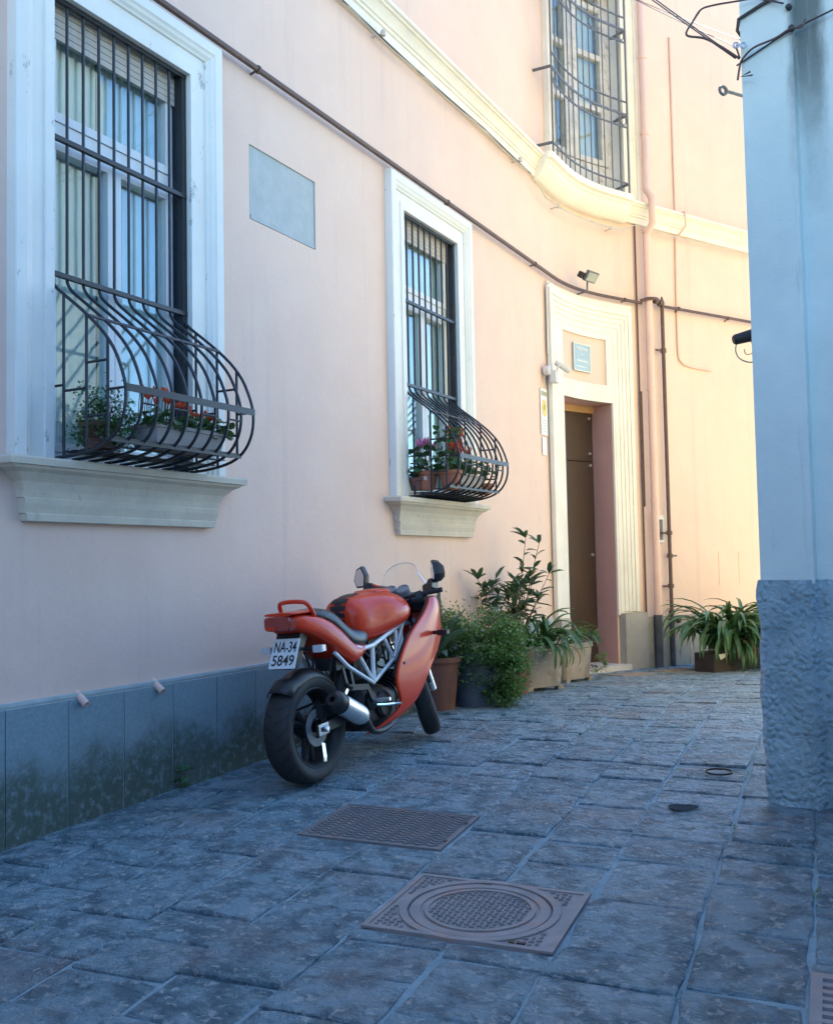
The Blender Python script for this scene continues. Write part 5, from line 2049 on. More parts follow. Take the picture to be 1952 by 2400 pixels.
    for k in range(210):
        az = rnd.uniform(-3.0, .6)
        if rnd.random() < .25:
            az = rnd.uniform(0, 6.28)
        p = M @ V((rnd.uniform(-.10, .72), rnd.uniform(-.28, .10), .24))
        strap_leaf(p, az, rnd.uniform(.65, 1.1), rnd.uniform(.045, .066), rnd.uniform(.8, 1.5), rnd.uniform(1.8, 3.6), 9, rnd.uniform(-.5, .5)).build('leaf', 'leaf_dark', T, True, 180)
    for k in range(9):
        p = M @ V((rnd.uniform(-.02, .7), .05, .33))
        strap_leaf(p, rnd.uniform(-1.9, -.5), rnd.uniform(.4, .55), .03, .5, 3.2, 8).build('dry_leaf', 'leaf_dry', T, True, 180)
    t2 = thing('dark_crate', 'small dark box with a torn white corner in front of the far plinth', 'box', tuple(M @ V((-.24, 0, 0))))
    MB().box((-.26, -.02, .10), (.28, .28, .25), M).build('box', 'dark_box', t2)
    m = MB()
    m.add([M @ V((-.32, .122, .215)), M @ V((-.14, .122, .22)), M @ V((-.22, .124, .17)), M @ V((-.29, .123, .15))], [(0, 1, 2, 3)])
    m.build('torn_label', 'notice_white', t2)
    # ---- window boxes of window 1
    a, b = WINS[0]
    zb = WZ0 + .055
    T = thing('flower_trough', 'pale trough of red cyclamen inside the bulging grille of the large left window', 'window box', tuple(W(.95, .26, zb)))
    m = MB()
    for (o0, o1, z0, z1) in ((.17, .36, zb + .025, zb + .15),):
        rings = []
        for z, g in ((z0, .018), (z1 - .02, 0), (z1 - .018, -.008), (z1, -.008)):
            rings.append([W(.66 + g, o0 + g, z), W(1.20 - g, o0 + g, z), W(1.20 - g, o1 - g, z), W(.66 + g, o1 - g, z)])
        m.loft(rings)
    m.build('trough', 'trough', T)
    kidney = MB()
    n = 10
    kidney.add([V((0, 0, 0))] + [V((.03 * math.cos(q) + .012, .032 * math.sin(q), .008 * math.cos(2 * q))) for q in [2 * math.pi * i / n for i in range(n)]], [(0, 1 + i, 1 + (i + 1) % n) for i in range(n)])
    km = kidney.mesh('round_leaf', True)
    km.materials.append(MATS['leaf_dark'])
    pet = MB()
    pet.add([V((0, 0, 0)), V((.014, .010, .016)), V((.016, 0, .020)), V((.014, -.010, .016)), V((.020, .008, .036)), V((.022, -.008, .036)), V((.020, 0, .050))],
            [(0, 1, 2), (0, 2, 3), (1, 4, 2), (2, 5, 3), (2, 4, 6, 5)])

    def blossom(p, mat, T, size=1.0, name='blossom'):
        m = MB()
        for k in range(6):
            k0 = len(m.v)
            m.add(pet.v, pet.f)
            m.xform(Matrix.Translation(p) @ Matrix.Rotation(k * 1.047 + rnd.uniform(-.2, .2), 4, 'Z') @ Matrix.Scale(size * rnd.uniform(.8, 1.2), 4), k0)
        m.build(name, mat, T)

    def leafy(T, n_, box, ztop, mesh, seed):
        r = random.Random(seed)
        for k in range(n_):
            p = W(r.uniform(box[0], box[1]), r.uniform(box[2], box[3]), r.uniform(ztop[0], ztop[1]))
            az = r.uniform(0, 6.28)
            link('leaf', mesh, None, T, orient(p, (math.cos(az), math.sin(az), r.uniform(-.2, .6)), r.uniform(-.5, .5)) @ Matrix.Scale(r.uniform(.7, 1.4), 4))
    leafy(T, 120, (.64, 1.24, .15, .40), (zb + .12, zb + .22), km, 3)
    for s, o, z in ((.66, .30, .33), (.72, .30, .38), (.76, .33, .36), (.80, .31, .33), (.70, .25, .35), (.86, .28, .37), (.91, .32, .30), (1.02, .26, .31), (1.10, .33, .24), (1.16, .33, .235), (.97, .33, .25), (.78, .22, .37), (.88, .24, .34), (.74, .35, .31), (.68, .34, .29), (.83, .35, .29), (.93, .22, .36), (1.05, .34, .27), (.71, .20, .40), (1.13, .24, .28), (.81, .27, .40)):
        z = .14 + (z - .14) * .78
        pz = W(s, o, zb + z)
        MB().tube([W(s, o - .02, zb + .14), W(s, o - .01, zb + z * .8), pz], .0025, 4).build('flower_stem', 'stem', T, True)
        blossom(pz - V((0, 0, .015)), 'petal_red', T, .85)
    T = thing('herb_bush', 'small dark bush dotted with pale blue flowers behind the left cheek of the large grille', 'potted plant', tuple(W(.45, .15, zb)))
    pot(MB(), W(.47, .15, zb + .01), .07, .09, .13, .012, 14).build('pot', 'terracotta_dark', T, True, 40)
    bush(W(.50, .16, zb + .15), (.18, .16, .15), 4200, .019, 12, 'leaf_dark', 'foliage', T)
    bush(W(.51, .18, zb + .16), (.19, .17, .16), 110, .014, 13, 'petal_blue', 'flowers', T)
    # ---- pots of window 2
    a, b = WINS[1]
    specs = [('potted_cyclamen', 'terracotta pot of pink cyclamen inside the small far grille', a + .12, .14, 'terracotta', 'petal_pink', .22, 5),
             ('potted_geranium', 'terracotta pot of tall pale geranium leaves inside the small far grille', a + .16, .33, 'terracotta', 'petal_red', .36, 2),
             ('potted_succulent', 'small low terracotta pot at the outer end of the small far grille', a + .88, .30, 'terracotta', None, .12, 0)]
    for nm, lab, s, o, mt, pm, hh, nb in specs:
        T = thing(nm, lab, 'potted plant', tuple(W(s, o, zb)), 'flower pots in the far grille')
        pot(MB(), W(s, o, zb + .01), .065, .09, .155 if hh > .2 else .09, .014, 16).build('pot', mt, T, True, 40)
        leafy(T, 55 if hh > .2 else 22, (s - .13, s + .13, o - .12, o + .10), (zb + .15, zb + .15 + hh), km, int(s * 100))
        if pm:
            for k in range(nb):
                pz = W(s + rnd.uniform(-.1, .1), o + rnd.uniform(-.05, .1), zb + .2 + hh * .6 + rnd.uniform(0, .06))
                blossom(pz, pm, T, 1.5)
            for k in range(7):
                az = rnd.uniform(0, 6.28)
                p0 = W(s, o, zb + .14)
                MB().tube([p0, p0 + V((.05 * math.cos(az), .05 * math.sin(az), .1)), p0 + V((.09 * math.cos(az), .09 * math.sin(az), hh))], .004, 4).build('stalk', 'stem', T, True)
    T = thing('red_geranium_trough', 'pale trough of red geraniums inside the small far grille', 'window box', tuple(W(a + .62, .25, zb)))
    m = MB()
    rings = []
    for z, g in ((zb + .02, .018), (zb + .14, 0), (zb + .142, -.008), (zb + .16, -.008)):
        rings.append([W(a + .36 + g, .16 + g, z), W(a + .80 - g, .16 + g, z), W(a + .80 - g, .34 - g, z), W(a + .36 + g, .34 - g, z)])
    m.loft(rings)
    m.build('trough', 'trough', T)
    leafy(T, 95, (a + .34, a + .86, .12, .38), (zb + .14, zb + .30), km, 9)
    for k in range(9):
        blossom(W(a + rnd.uniform(.36, .62), rnd.uniform(.2, .36), zb + rnd.uniform(.30, .40)), 'petal_red', T, 1.5)
    T = thing('white_bloom_pot', 'small pot of white blossoms at the near cheek of the small far grille', 'potted plant', tuple(W(a + .05, .2, zb)))
    pot(MB(), W(a + .07, .07, zb + .01), .05, .065, .10, .012, 14).build('pot', 'terracotta_dark', T, True, 40)
    leafy(T, 18, (a + .02, a + .14, .03, .13), (zb + .09, zb + .16), km, 19)
    for k in range(4):
        blossom(W(a + .06 + .03 * k, .16, zb + .07 + .02 * (k % 2)), 'petal_white', T, 1.2)
    # weeds at the wall foot and in joints
    for i, (s, o, n_, sz, lab) in enumerate(((1.17, .05, 60, .03, 'small green weed growing at the foot of the grey plinth'), )):
        p = wpt(s, o)
        T = thing('weed', lab, 'weed', tuple(p))
        me = leaf_mesh(.05, .035, 'weed_leaf')
        me.materials.append(MATS['leaf_dark'])
        for k in range(26):
            az = rnd.uniform(0, 6.28)
            q = p + V((rnd.uniform(-.05, .05), rnd.uniform(-.05, .08), rnd.uniform(.005, .13)))
            link('leaf', me, None, T, orient(q, (math.cos(az), math.sin(az), rnd.uniform(-.2, .8)), rnd.uniform(-1, 1)))
        for k in range(4):
            MB().tube([p + V((0, 0, -.01)), p + V((rnd.uniform(-.04, .04), rnd.uniform(-.04, .06), .12))], .002, 4).build('stem', 'stem', T, True)
    # joint grass: thin blades, one mass
    m = MB()
    spots = []
    for k in range(26):
        y = rnd.uniform(3.2, 9.5)
        bb = rnd.choice([-2.78, -2.41, -2.03, -1.648, -1.27, -.48, -.105, .72])
        aa = y / math.cos(SROT)
        spots.append(ab(aa + rnd.uniform(-1, .5), bb))
    spots += [V((.22, 7.25)), V((.26, 7.3)), V((2.55, 11.85)), V((2.9, 11.95))]
    for sp in spots:
        for k in range(rnd.randint(8, 26)):
            x, y = sp.x + rnd.gauss(0, .03), sp.y + rnd.gauss(0, .05)
            az = rnd.uniform(0, 6.28)
            h = rnd.uniform(.008, .028)
            p = V((x, y, gz(y) - .008))
            d = V((math.cos(az) * .014, math.sin(az) * .014, h))
            e = V((-math.sin(az), math.cos(az), 0)) * .0025
            k0 = len(m.v)
            m.v += [tuple(p + e), tuple(p - e), tuple(p + d)]
            m.f.append((k0, k0 + 1, k0 + 2))
    me = bpy.data.meshes.new('joint_grass')
    me.from_pydata(m.v, [], m.f)
    o = link('joint_grass', me, 'leaf_bush')
    o['kind'] = 'stuff'
    tag(o, 'sparse tufts of short grass in the paving joints', 'grass')


# ================================================================== motorcycle
def ring_se(x, zb, zt, hw, mid=.5, p=2.6, n=20, wt=1.0):
    """superellipse ring in the plane x; hw half width, wt width factor of the top half"""
    out = []
    zm = zb + (zt - zb) * mid
    for i in range(n):
        th = 2 * math.pi * i / n
        c, s = math.cos(th), math.sin(th)
        y = math.copysign(abs(c) ** (2 / p), c) * hw
        z = math.copysign(abs(s) ** (2 / p), s)
        if z >= 0:
            y *= 1 - (1 - wt) * z
            out.append(V((x, y, zm + z * (zt - zm))))
        else:
            out.append(V((x, y, zm + z * (zm - zb))))
    return out


def tyre_mesh(prof, c, name, n=72):
    """lathe about the y axis with UV (u round, v across)"""
    m = len(prof)
    vs, fs, uvs = [], [], []
    for i in range(n + 1):
        th = 2 * math.pi * i / n
        for (y, r) in prof:
            vs.append((c[0] + r * math.cos(th), c[1] + y, c[2] + r * math.sin(th)))
    for i in range(n):
        for j in range(m - 1):
            fs.append((i * m + j, (i + 1) * m + j, (i + 1) * m + j + 1, i * m + j + 1))
    me = bpy.data.meshes.new(name)
    me.from_pydata(vs, [], fs)
    uv = me.uv_layers.new(name='UVMap')
    for lp in me.loops:
        i, j = divmod(lp.vertex_index, m)
        uv.data[lp.index].uv = (i / n, j / (m - 1))
    me.polygons.foreach_set('use_smooth', [True] * len(me.polygons))
    return me


def build_bike():
    head, lean = rad(28.5), rad(3.5)
    f = V((math.sin(head), math.cos(head), .036)).normalized()
    left0 = V((-math.cos(head), math.sin(head), 0))
    up0 = f.cross(left0)
    up = up0 * math.cos(lean) + left0 * math.sin(lean)
    left = up.cross(f)
    M = Matrix((f, left, up)).transposed().to_4x4()
    M.translation = V((-.632, 5.79, gz(5.79) + .010))
    T = thing('motorcycle', 'red sports motorcycle with white frame parked by the grey plinth', 'motorcycle', M=M)

    def B(mb, name, mat, par=T, smooth=True, angle=40):
        return mb.build(name, mat, par, smooth, angle)
    RA = V((0, 0, .312))           # rear axle
    # --- rear wheel
    m = MB()
    m.lathe([(-.068, .232), (-.074, .222), (-.06, .205), (-.03, .196), (.03, .196), (.06, .205), (.074, .222), (.068, .232)], RA, (0, 1, 0), 48, True)
    m.lathe([(-.06, .03), (-.06, .045), (-.03, .06), (.03, .06), (.06, .045), (.06, .03)], RA, (0, 1, 0), 24, True)
    for k in range(3):
        for dk in (-.16, .16):
            th = k * 2 * math.pi / 3 + .5
            p0 = RA + V((math.cos(th + dk) * .05, 0, math.sin(th + dk) * .05))
            p1 = RA + V((math.cos(th + dk * 1.3) * .203, 0, math.sin(th + dk * 1.3) * .203))
            m.tube([p0, p1], [.024, .017], 8)
    rw = B(m, 'rear_wheel', 'engine_black')
    half = [(.072, .226), (.081, .240), (.086, .260), (.086, .278), (.079, .292), (.063, .3040), (.042, .3105), (.018, .3128)]
    prof = [(-y, r) for y, r in half] + [(0, .3135)] + [(y, r) for y, r in reversed(half)]
    link('tyre', tyre_mesh(prof, RA, 'tyre'), 'tyre', rw)
    m = MB()
    m.lathe([(-.078, .06), (-.078, .105), (-.073, .105), (-.073, .06)], RA, (0, 1, 0), 36, True)
    B(m, 'brake_disc', 'dash_grey', rw)
    m = MB()
    m.lathe([(.076, .06), (.076, .095), (.083, .095), (.083, .06)], RA, (0, 1, 0), 36, True)
    B(m, 'sprocket', 'engine_black', rw)
    # --- swingarm and axle ends
    m = MB()
    for sy in (-1, 1):
        m.strap([V((.56, sy * .10, .36)), V((.30, sy * .118, .335)), V((0.06, sy * .122, .318)), V((-.055, sy * .122, .312))], (0, sy, 0), .055, .032)
    m.tube([V((.36, -.11, .345)), V((.36, .11, .345))], .028, 10)
    B(m, 'swingarm', 'engine_black', angle=30)
    for sy in (-1, 1):
        m = MB()
        m.strap([V((.015, sy * .142, .314)), V((-.085, sy * .142, .309))], (0, sy, 0), .062, .012)
        B(m, 'chain_adjuster', 'chrome', smooth=False)
        m = MB()
        m.strap([V((-.005, sy * .149, .3135)), V((-.062, sy * .149, .3105))], (0, sy, 0), .022, .004)
        B(m, 'adjuster_slot', 'ink_black', smooth=False)
        m = MB()
        m.lathe([(0, 0), (0, .022), (.012, .022), (.016, .014), (.016, 0)], V((-.02, sy * .150, .312)), (0, sy, 0), 6)
        B(m, 'axle_nut', 'aluminium', smooth=False)
    m = MB()
    m.box((.05, -.095, .40), (.10, .05, .07))
    B(m, 'brake_caliper', 'engine_black', smooth=False)
    m = MB()
    m.strap([V((-.015, .088, .40)), V((.55, .088, .44))], (0, 0, 1), .012, .012)
    m.strap([V((-.015, .088, .22)), V((.55, .088, .33))], (0, 0, 1), .012, .012)
    B(m, 'chain', 'engine_black', smooth=False)
    # paddock bobbin bracket under the axle
    m = MB()
    m.strap([V((-.03, -.128, .23)), V((-.055, -.150, .16)), V((-.06, -.152, .135))], (0, -1, 0), .03, .008)
    B(m, 'stand_hook', 'chrome', smooth=False)
    # --- hugger mudguard
    m = MB()
    rings = []
    for k in range(15):
        th = rad(138 - k * 7.6)
        r = .338 + (.02 if k < 3 else 0)
        cx, cz = RA.x + r * math.cos(th), RA.z + r * math.sin(th)
        dn = V((math.cos(th), 0, math.sin(th)))
        hw = .088 if k < 12 else .088 - .01 * (k - 11)
        row = []
        for j in range(9):
            u = -1 + j / 4
            row.append(V((cx, 0, cz)) + V((0, u * hw, 0)) - dn * (.055 * abs(u) ** 3))
        rings.append(row)
    m.loft(rings, cap=False, closed=False)
    o = B(m, 'rear_mudguard', 'black_plastic')
    o.modifiers.new('thick', 'SOLIDIFY').thickness = .004
    m = MB()
    for sy in (-1, 1):
        m.tube([V((.20, sy * .06, .60)), V((.23, sy * .07, .70))], .009, 6)
        m.tube([V((.02, sy * .05, .65)), V((-.02, sy * .05, .74))], .009, 6)
    B(m, 'mudguard_stay', 'engine_black')
    # --- tail fairing
    m = MB()
    st = [(-.155, .895, .950, .088), (-.135, .878, .962, .108), (-.08, .855, .965, .122), (0, .825, .955, .135), (.08, .785, .938, .146), (.16, .735, .908, .153), (.24, .682, .862, .158), (.30, .645, .812, .162), (.35, .622, .772, .165), (.40, .640, .748, .166), (.45, .672, .736, .164), (.49, .692, .730, .158)]
    m.loft([ring_se(x, zb, zt, hw, .62, 5.0, 28, .84) for x, zb, zt, hw in st])
    B(m, 'tail_fairing', 'red_paint', angle=60)
    # top lip above the tail lamp
    m = MB()
    m.loft([ring_se(x, .962, .980, hw, .5, 3, 16) for x, hw in ((-.175, .095), (-.16, .112), (-.05, .118), (.03, .105), (.05, .09))])
    B(m, 'tail_lip', 'red_paint')
    m = MB()
    m.loft([ring_se(x, zb, zt, hw, .5, 5, 20) for x, zb, zt, hw in ((-.196, .885, .956, .086), (-.19, .880, .962, .092), (-.15, .875, .962, .100))])
    tl = B(m, 'tail_lamp', 'tail_lens', angle=30)
    m = MB()
    m.box((-.1965, .045, .897), (.004, .06, .022))
    B(m, 'amber_strip', 'notice_yellow' if False else 'red_paint', tl, False)
    # grab rail
    m = MB()
    pts = smooth_path([V((.02, -.108, .945)), V((-.005, -.106, .985)), V((-.03, -.09, 1.022)), V((-.045, -.05, 1.032)), V((-.05, 0, 1.034)), V((-.045, .05, 1.032)), V((-.03, .09, 1.022)), V((-.005, .106, .985)), V((.02, .108, .945))], 5)
    m.tube(pts, .0125, 10)
    B(m, 'grab_rail', 'red_paint')
    # --- plate hanger, plate, indicators
    m = MB()
    rings = []
    for x, z, hw, th in ((-.04, .90, .085, .10), (-.07, .86, .082, .075), (-.10, .80, .080, .055), (-.145, .69, .078, .045), (-.155, .665, .07, .03)):
        rings.append([V((x - .02, -hw, z)), V((x - .02, hw, z)), V((x + th, hw * .95, z)), V((x + th, -hw * .95, z))])
    m.loft(rings)
    B(m, 'plate_hanger', 'black_plastic', angle=30)
    pc = V((-.146, 0, .750))
    d = V((-.075, 0, -.150)).normalized()     # down direction of the plate
    nrm = V((-d.z * -1, 0, 0))
    nrm = V((d.z, 0, -d.x))                   # faces rearwards
    if nrm.x > 0:
        nrm = -nrm
    side = V((0, -1, 0))                      # text runs to the bike's right as seen from behind
    PM = Matrix((side, -d, nrm)).transposed().to_4x4()
    PM.translation = pc
    m = MB()
    m.box((0, 0, 0), (.168, .168, .003), PM)
    pl = B(m, 'licence_plate', 'plate_white', smooth=False)
    for txt, yy in (('NA-34', .040), ('5849', -.040)):
        me = text_mesh(txt, .084, .0010)
        xs = [v.co.x for v in me.vertices]
        w_ = max(xs) - min(xs)
        cx = (max(xs) + min(xs)) / 2
        ysz = [v.co.y for v in me.vertices]
        hh = max(ysz) - min(ysz)
        cy = (max(ysz) + min(ysz)) / 2
        for v in me.vertices:
            v.co.x = (v.co.x - cx) * (.150 / w_)
            v.co.y = (v.co.y - cy) * (.064 / hh)
        me.materials.append(MATS['ink_black'])
        o = link('plate_lettering', me, None, pl)
        o.matrix_basis = PM @ Matrix.Translation((0, yy, .0028))
    m = MB()
    m.box((0, -.086, .001), (.172, .005, .006), PM).box((0, .086, .001), (.172, .005, .006), PM).box((-.086, 0, .001), (.005, .168, .006), PM).box((.086, 0, .001), (.005, .168, .006), PM)
    B(m, 'plate_frame', 'plate_white', smooth=False)
    for sy in (-1, 1):
        m = MB()
        m.tube([V((-.055, sy * .07, .765)), V((-.06, sy * .15, .765))], .011, 8)
        B(m, 'indicator_stalk', 'black_plastic')
        m = MB()
        m.loft([[V((-.06 + x, sy * y, .765 + z)) for x, z in ((-.022 * k, -.02 * k), (.022 * k, -.02 * k), (.022 * k, .02 * k), (-.022 * k, .02 * k))] for y, k in ((.145, .8), (.15, 1.0), (.205, 1.0), (.212, .8))])
        B(m, 'rear_indicator', 'clear_lens', angle=30)
    # --- seat
    m = MB()
    st_ = [(.0, .935, .965, .085), (.03, .925, .978, .108), (.12, .90, .984, .122), (.20, .85, .972, .132), (.26, .79, .940, .142), (.31, .745, .898, .150), (.36, .722, .862, .156), (.42, .715, .840, .158), (.48, .715, .838, .152), (.53, .722, .845, .138), (.56, .74, .85, .12)]
    m.loft([ring_se(x, zb, zt, hw, .4, 3.4, 24, .86) for x, zb, zt, hw in st_])
    B(m, 'seat', 'seat_vinyl', angle=60)
    # --- tank
    m = MB()
    st = [(.424, .845, .925, .045, .95), (.430, .80, .962, .088, .92), (.446, .765, .992, .118, .90), (.475, .742, 1.013, .135, .87), (.56, .720, 1.030, .150, .84), (.63, .722, 1.036, .158, .85), (.70, .735, 1.038, .172, .9), (.78, .752, 1.036, .190, .93), (.86, .770, 1.030, .203, .90), (.94, .790, 1.018, .205, .84), (1.00, .806, 1.0, .190, .78), (1.05, .820, .975, .16, .72), (1.08, .835, .945, .11, .7)]
    m.loft([ring_se(x, zb, zt, hw, .50, 2.9, 28, wt) for x, zb, zt, hw, wt in st])
    tank = B(m, 'fuel_tank', 'red_paint', angle=70)
    # raised filler hump
    m = MB()
    m.loft([ring_se(x, zb, zt, hw, .5, 3.2, 18, .9) for x, zb, zt, hw in ((.74, 1.025, 1.035, .06), (.76, 1.02, 1.048, .085), (.86, 1.01, 1.052, .09), (.95, .99, 1.046, .085), (.985, .98, 1.03, .06))])
    B(m, 'filler_hump', 'red_paint', tank)

    from mathutils.bvhtree import BVHTree
    tb = BVHTree.FromPolygons([v.co.copy() for v in tank.data.vertices], [tuple(p.vertices) for p in tank.data.polygons])
    path = smooth_path([V((.425, 0, .865)), V((.423, 0, .90)), V((.427, 0, .94)), V((.440, 0, .975)), V((.47, 0, 1.008)), V((.54, 0, 1.028)), V((.62, 0, 1.037)), V((.72, 0, 1.040))], 10)

    def on_path(t_):
        k = t_ * (len(path) - 1)
        i = min(int(k), len(path) - 2)
        p = path[i].lerp(path[i + 1], k - i)
        d_ = (path[i + 1] - path[i]).normalized()
        return p, V((-d_.z, 0, d_.x))
    for (t0_, t1_, hw) in ((.0, .10, .050), (.105, .135, .020), (.14, .24, .052), (.245, .275, .020), (.28, .41, .055), (.415, .45, .022), (.455, .60, .056), (.61, .64, .022), (.66, .86, .05)):
        m = MB()
        nx, ny = 4, 8
        g = []
        for i in range(nx + 1):
            p, nr = on_path(t0_ + (t1_ - t0_) * i / nx)
            for j in range(ny + 1):
                y = -hw + 2 * hw * j / ny
                o_ = p + V((0, y, 0)) + nr * .08
                loc, no, _, _ = tb.ray_cast(o_, -nr, .3)
                g.append((loc + nr * .003) if loc is not None else p + V((0, y, 0)))
        fs = [(i * (ny + 1) + j, i * (ny + 1) + j + 1, (i + 1) * (ny + 1) + j + 1, (i + 1) * (ny + 1) + j) for i in range(nx) for j in range(ny)]
        m.add(g, fs)
        B(m, 'tank_decal', 'ink_black', tank)
    # --- white trellis frame
    def fr(pts, r=.0135, name='frame_tube'):
        for sy in (-1, 1):
            B(MB().tube([V((p[0], sy * p[1], p[2])) for p in pts], r, 10), name, 'frame_white')
    fr([(1.06, .07, .885), (1.00, .13, .815), (.56, .150, .712), (.44, .150, .705), (.12, .11, .80)], .0145)
    fr([(.55, .150, .71), (.53, .152, .49)], .0145)
    fr([(.17, .125, .715), (.27, .145, .62), (.53, .152, .485)], .0125)
    fr([(.40, .150, .66), (.53, .152, .495)], .0115)
    fr([(.98, .13, .80), (.80, .150, .60), (.53, .152, .49)], .0125)
    fr([(.70, .150, .74), (.80, .150, .60)], .0115)
    fr([(.86, .148, .775), (.83, .150, .57)], .0115)
    fr([(1.06, .07, .80), (.93, .145, .70), (.84, .15, .60)], .0125)
    B(MB().tube([V((1.085, 0, .80)), V((1.05, 0, .93))], .04, 12), 'steering_head', 'frame_white')
    # --- engine
    m = MB()
    m.loft([ring_se(x, zb, zt, hw, .5, 3.5, 20) for x, zb, zt, hw in ((.44, .24, .42, .08), (.47, .20, .47, .12), (.58, .18, .48, .135), (.72, .18, .46, .135), (.82, .20, .42, .12), (.85, .24, .38, .09))])
    B(m, 'crankcase', 'engine_black')
    for (p0, p1, r) in ((V((.62, 0, .42)), V((.60, 0, .70)), .10), (V((.78, 0, .33)), V((1.02, 0, .43)), .10)):
        m = MB()
        dd = (p1 - p0)
        for k in range(8):
            q = p0 + dd * (k + .5) / 8
            m.lathe([(0, 0), (0, r), (.012, r), (.012, 0)], q, dd, 16)
        m.tube([p0, p1], r * .8, 14)
        B(m, 'finned_cylinder', 'engine_black', angle=35)
    m = MB()
    m.lathe([(0, 0), (0, .075), (.03, .085), (.05, .07), (.055, 0)], V((.64, -.115, .34)), (0, -1, 0), 20)
    m.lathe([(0, 0), (0, .055), (.025, .06), (.035, .045), (.04, 0)], V((.52, -.115, .38)), (0, -1, 0), 20)
    B(m, 'clutch_cover', 'engine_black')
    m = MB()
    m.box((.50, 0, .59), (.16, .18, .15)).box((.33, 0, .66), (.16, .15, .12))
    B(m, 'battery_tray', 'black_plastic', smooth=False)
    B(MB().tube([V((.36, 0, .42)), V((.44, 0, .66))], .038, 12), 'shock_absorber', 'engine_black')
    # wiring and hoses: dark mass in the trellis
    rnd = random.Random(8)
    for k in range(7):
        p = [V((rnd.uniform(.5, .95), rnd.uniform(-.13, -.08), rnd.uniform(.5, .75))) for _ in range(4)]
        p.sort(key=lambda q: q.x)
        B(MB().tube(smooth_path(p, 4), .008, 6), 'hose', 'black_plastic')
    # --- exhaust
    s0, s1 = V((.335, -.175, .315)), V((-.005, -.205, .468))
    dd = (s1 - s0).normalized()
    L = (s1 - s0).length
    m = MB()
    m.lathe([(-.03, .022), (-.02, .030), (0.0, .046), (.03, .057), (.06, .060), (L * .80, .060)], s0, dd, 24)
    sil = B(m, 'silencer', 'aluminium', angle=60)
    m = MB()
    m.lathe([(L * .80, .0605), (L * .84, .062), (L * .95, .061), (L, .050), (L + .012, .036), (L + .012, .018), (L - .03, .016), (L - .03, 0)], s0, dd, 24)
    B(m, 'end_cap', 'engine_black', sil)
    for t_ in (.78,):
        m = MB()
        m.lathe([(L * t_, .0612), (L * t_, .0632), (L * t_ + .012, .0632), (L * t_ + .012, .0612)], s0, dd, 24, True)
        B(m, 'clamp_band', 'engine_black', sil)
    m = MB()
    m.strap([s0 + dd * L * .5 + V((0, .01, .055)), V((.20, -.155, .47)), V((.24, -.15, .50))], (0, -1, 0), .022, .008)
    B(m, 'silencer_bracket', 'aluminium', smooth=False)
    B(MB().tube(smooth_path([s0 - dd * .02, V((.40, -.165, .265)), V((.50, -.13, .205)), V((.66, -.10, .175)), V((.86, -.07, .20)), V((.98, -.03, .32))], 5), .022, 10), 'header_pipe', 'engine_black')
    # footrest brackets
    for sy in (-1, 1):
        m = MB()
        m.strap([V((.24, sy * .150, .50)), V((.45, sy * .155, .475)), V((.50, sy * .16, .38))], (0, sy, 0), .035, .012)
        m.strap([V((.24, sy * .150, .50)), V((.215, sy * .14, .62))], (0, sy, 0), .02, .012)
        m.strap([V((.30, sy * .150, .50)), V((.29, sy * .14, .62))], (0, sy, 0), .02, .012)
        B(m, 'footrest_bracket', 'engine_black', smooth=False)
        m = MB()
        m.tube([V((.50, sy * .16, .385)), V((.51, sy * .27, .39))], .012, 8)
        B(m, 'footrest', 'aluminium')
        m = MB()
        m.tube([V((.22, sy * .15, .52)), V((.20, sy * .20, .50))], .013, 8)
        B(m, 'pillion_footrest', 'black_plastic')
    m = MB()
    m.tube(smooth_path([V((.48, -.185, .36)), V((.58, -.19, .345)), V((.68, -.20, .335)), V((.70, -.235, .335))], 4), .010, 8)
    B(m, 'brake_pedal', 'chrome')
    m = MB()
    m.tube([V((.56, .12, .22)), V((.58, .245, .006))], .012, 8)
    m.strap([V((.555, .235, .010)), V((.61, .25, .008))], (0, 0, 1), .03, .008)
    B(m, 'side_stand', 'engine_black')
    # --- fairing (outer red shell, black liner); rows: z, rear edge x, bulge x, front x, y rear, y bulge, y front
    rows = [(.185, .43, .46, .49, .115, .118, .11), (.205, .50, .56, .64, .15, .154, .142), (.24, .60, .70, .80, .185, .19, .176), (.29, .70, .79, .90, .212, .218, .204), (.335, .722, .84, .96, .226, .232, .22), (.38, .70, .87, 1.00, .234, .241, .232),
            (.44, .662, .89, 1.05, .240, .249, .242), (.50, .655, .92, 1.12, .243, .253, .24), (.58, .695, .98, 1.26, .245, .256, .222), (.66, .775, 1.05, 1.39, .244, .257, .192), (.74, .865, 1.12, 1.47, .241, .256, .165), (.81, 1.01, 1.19, 1.50, .237, .252, .14),
            (.87, 1.12, 1.25, 1.50, .233, .247, .125), (.92, 1.19, 1.28, 1.47, .226, .238, .115), (.96, 1.225, 1.29, 1.43, .214, .224, .105)]

    def fairing(sy, inset, lo=0):
        m = MB()
        rings = []
        for (z, xr, xb, xf, yr, yb, yf) in rows[lo:]:
            row = []
            pts = [V((xr, yr, z)), V((xr * .6 + xb * .4, yr + .003, z)), V((xb, yr + .005, z)), V((xb * .5 + xf * .5, yr * .80 + yf * .20 + .004, z)), V((xf, yf, z))]
            sp_ = smooth_path(pts, 3)
            for p in sp_:
                row.append(V((p.x, sy * (p.y - inset), p.z)))
            # rolled rear lip
            row.insert(0, V((xr + .008, sy * (yr - .022 - inset), z)))
            rings.append(row)
        m.loft(rings, cap=False, closed=False)
        return m
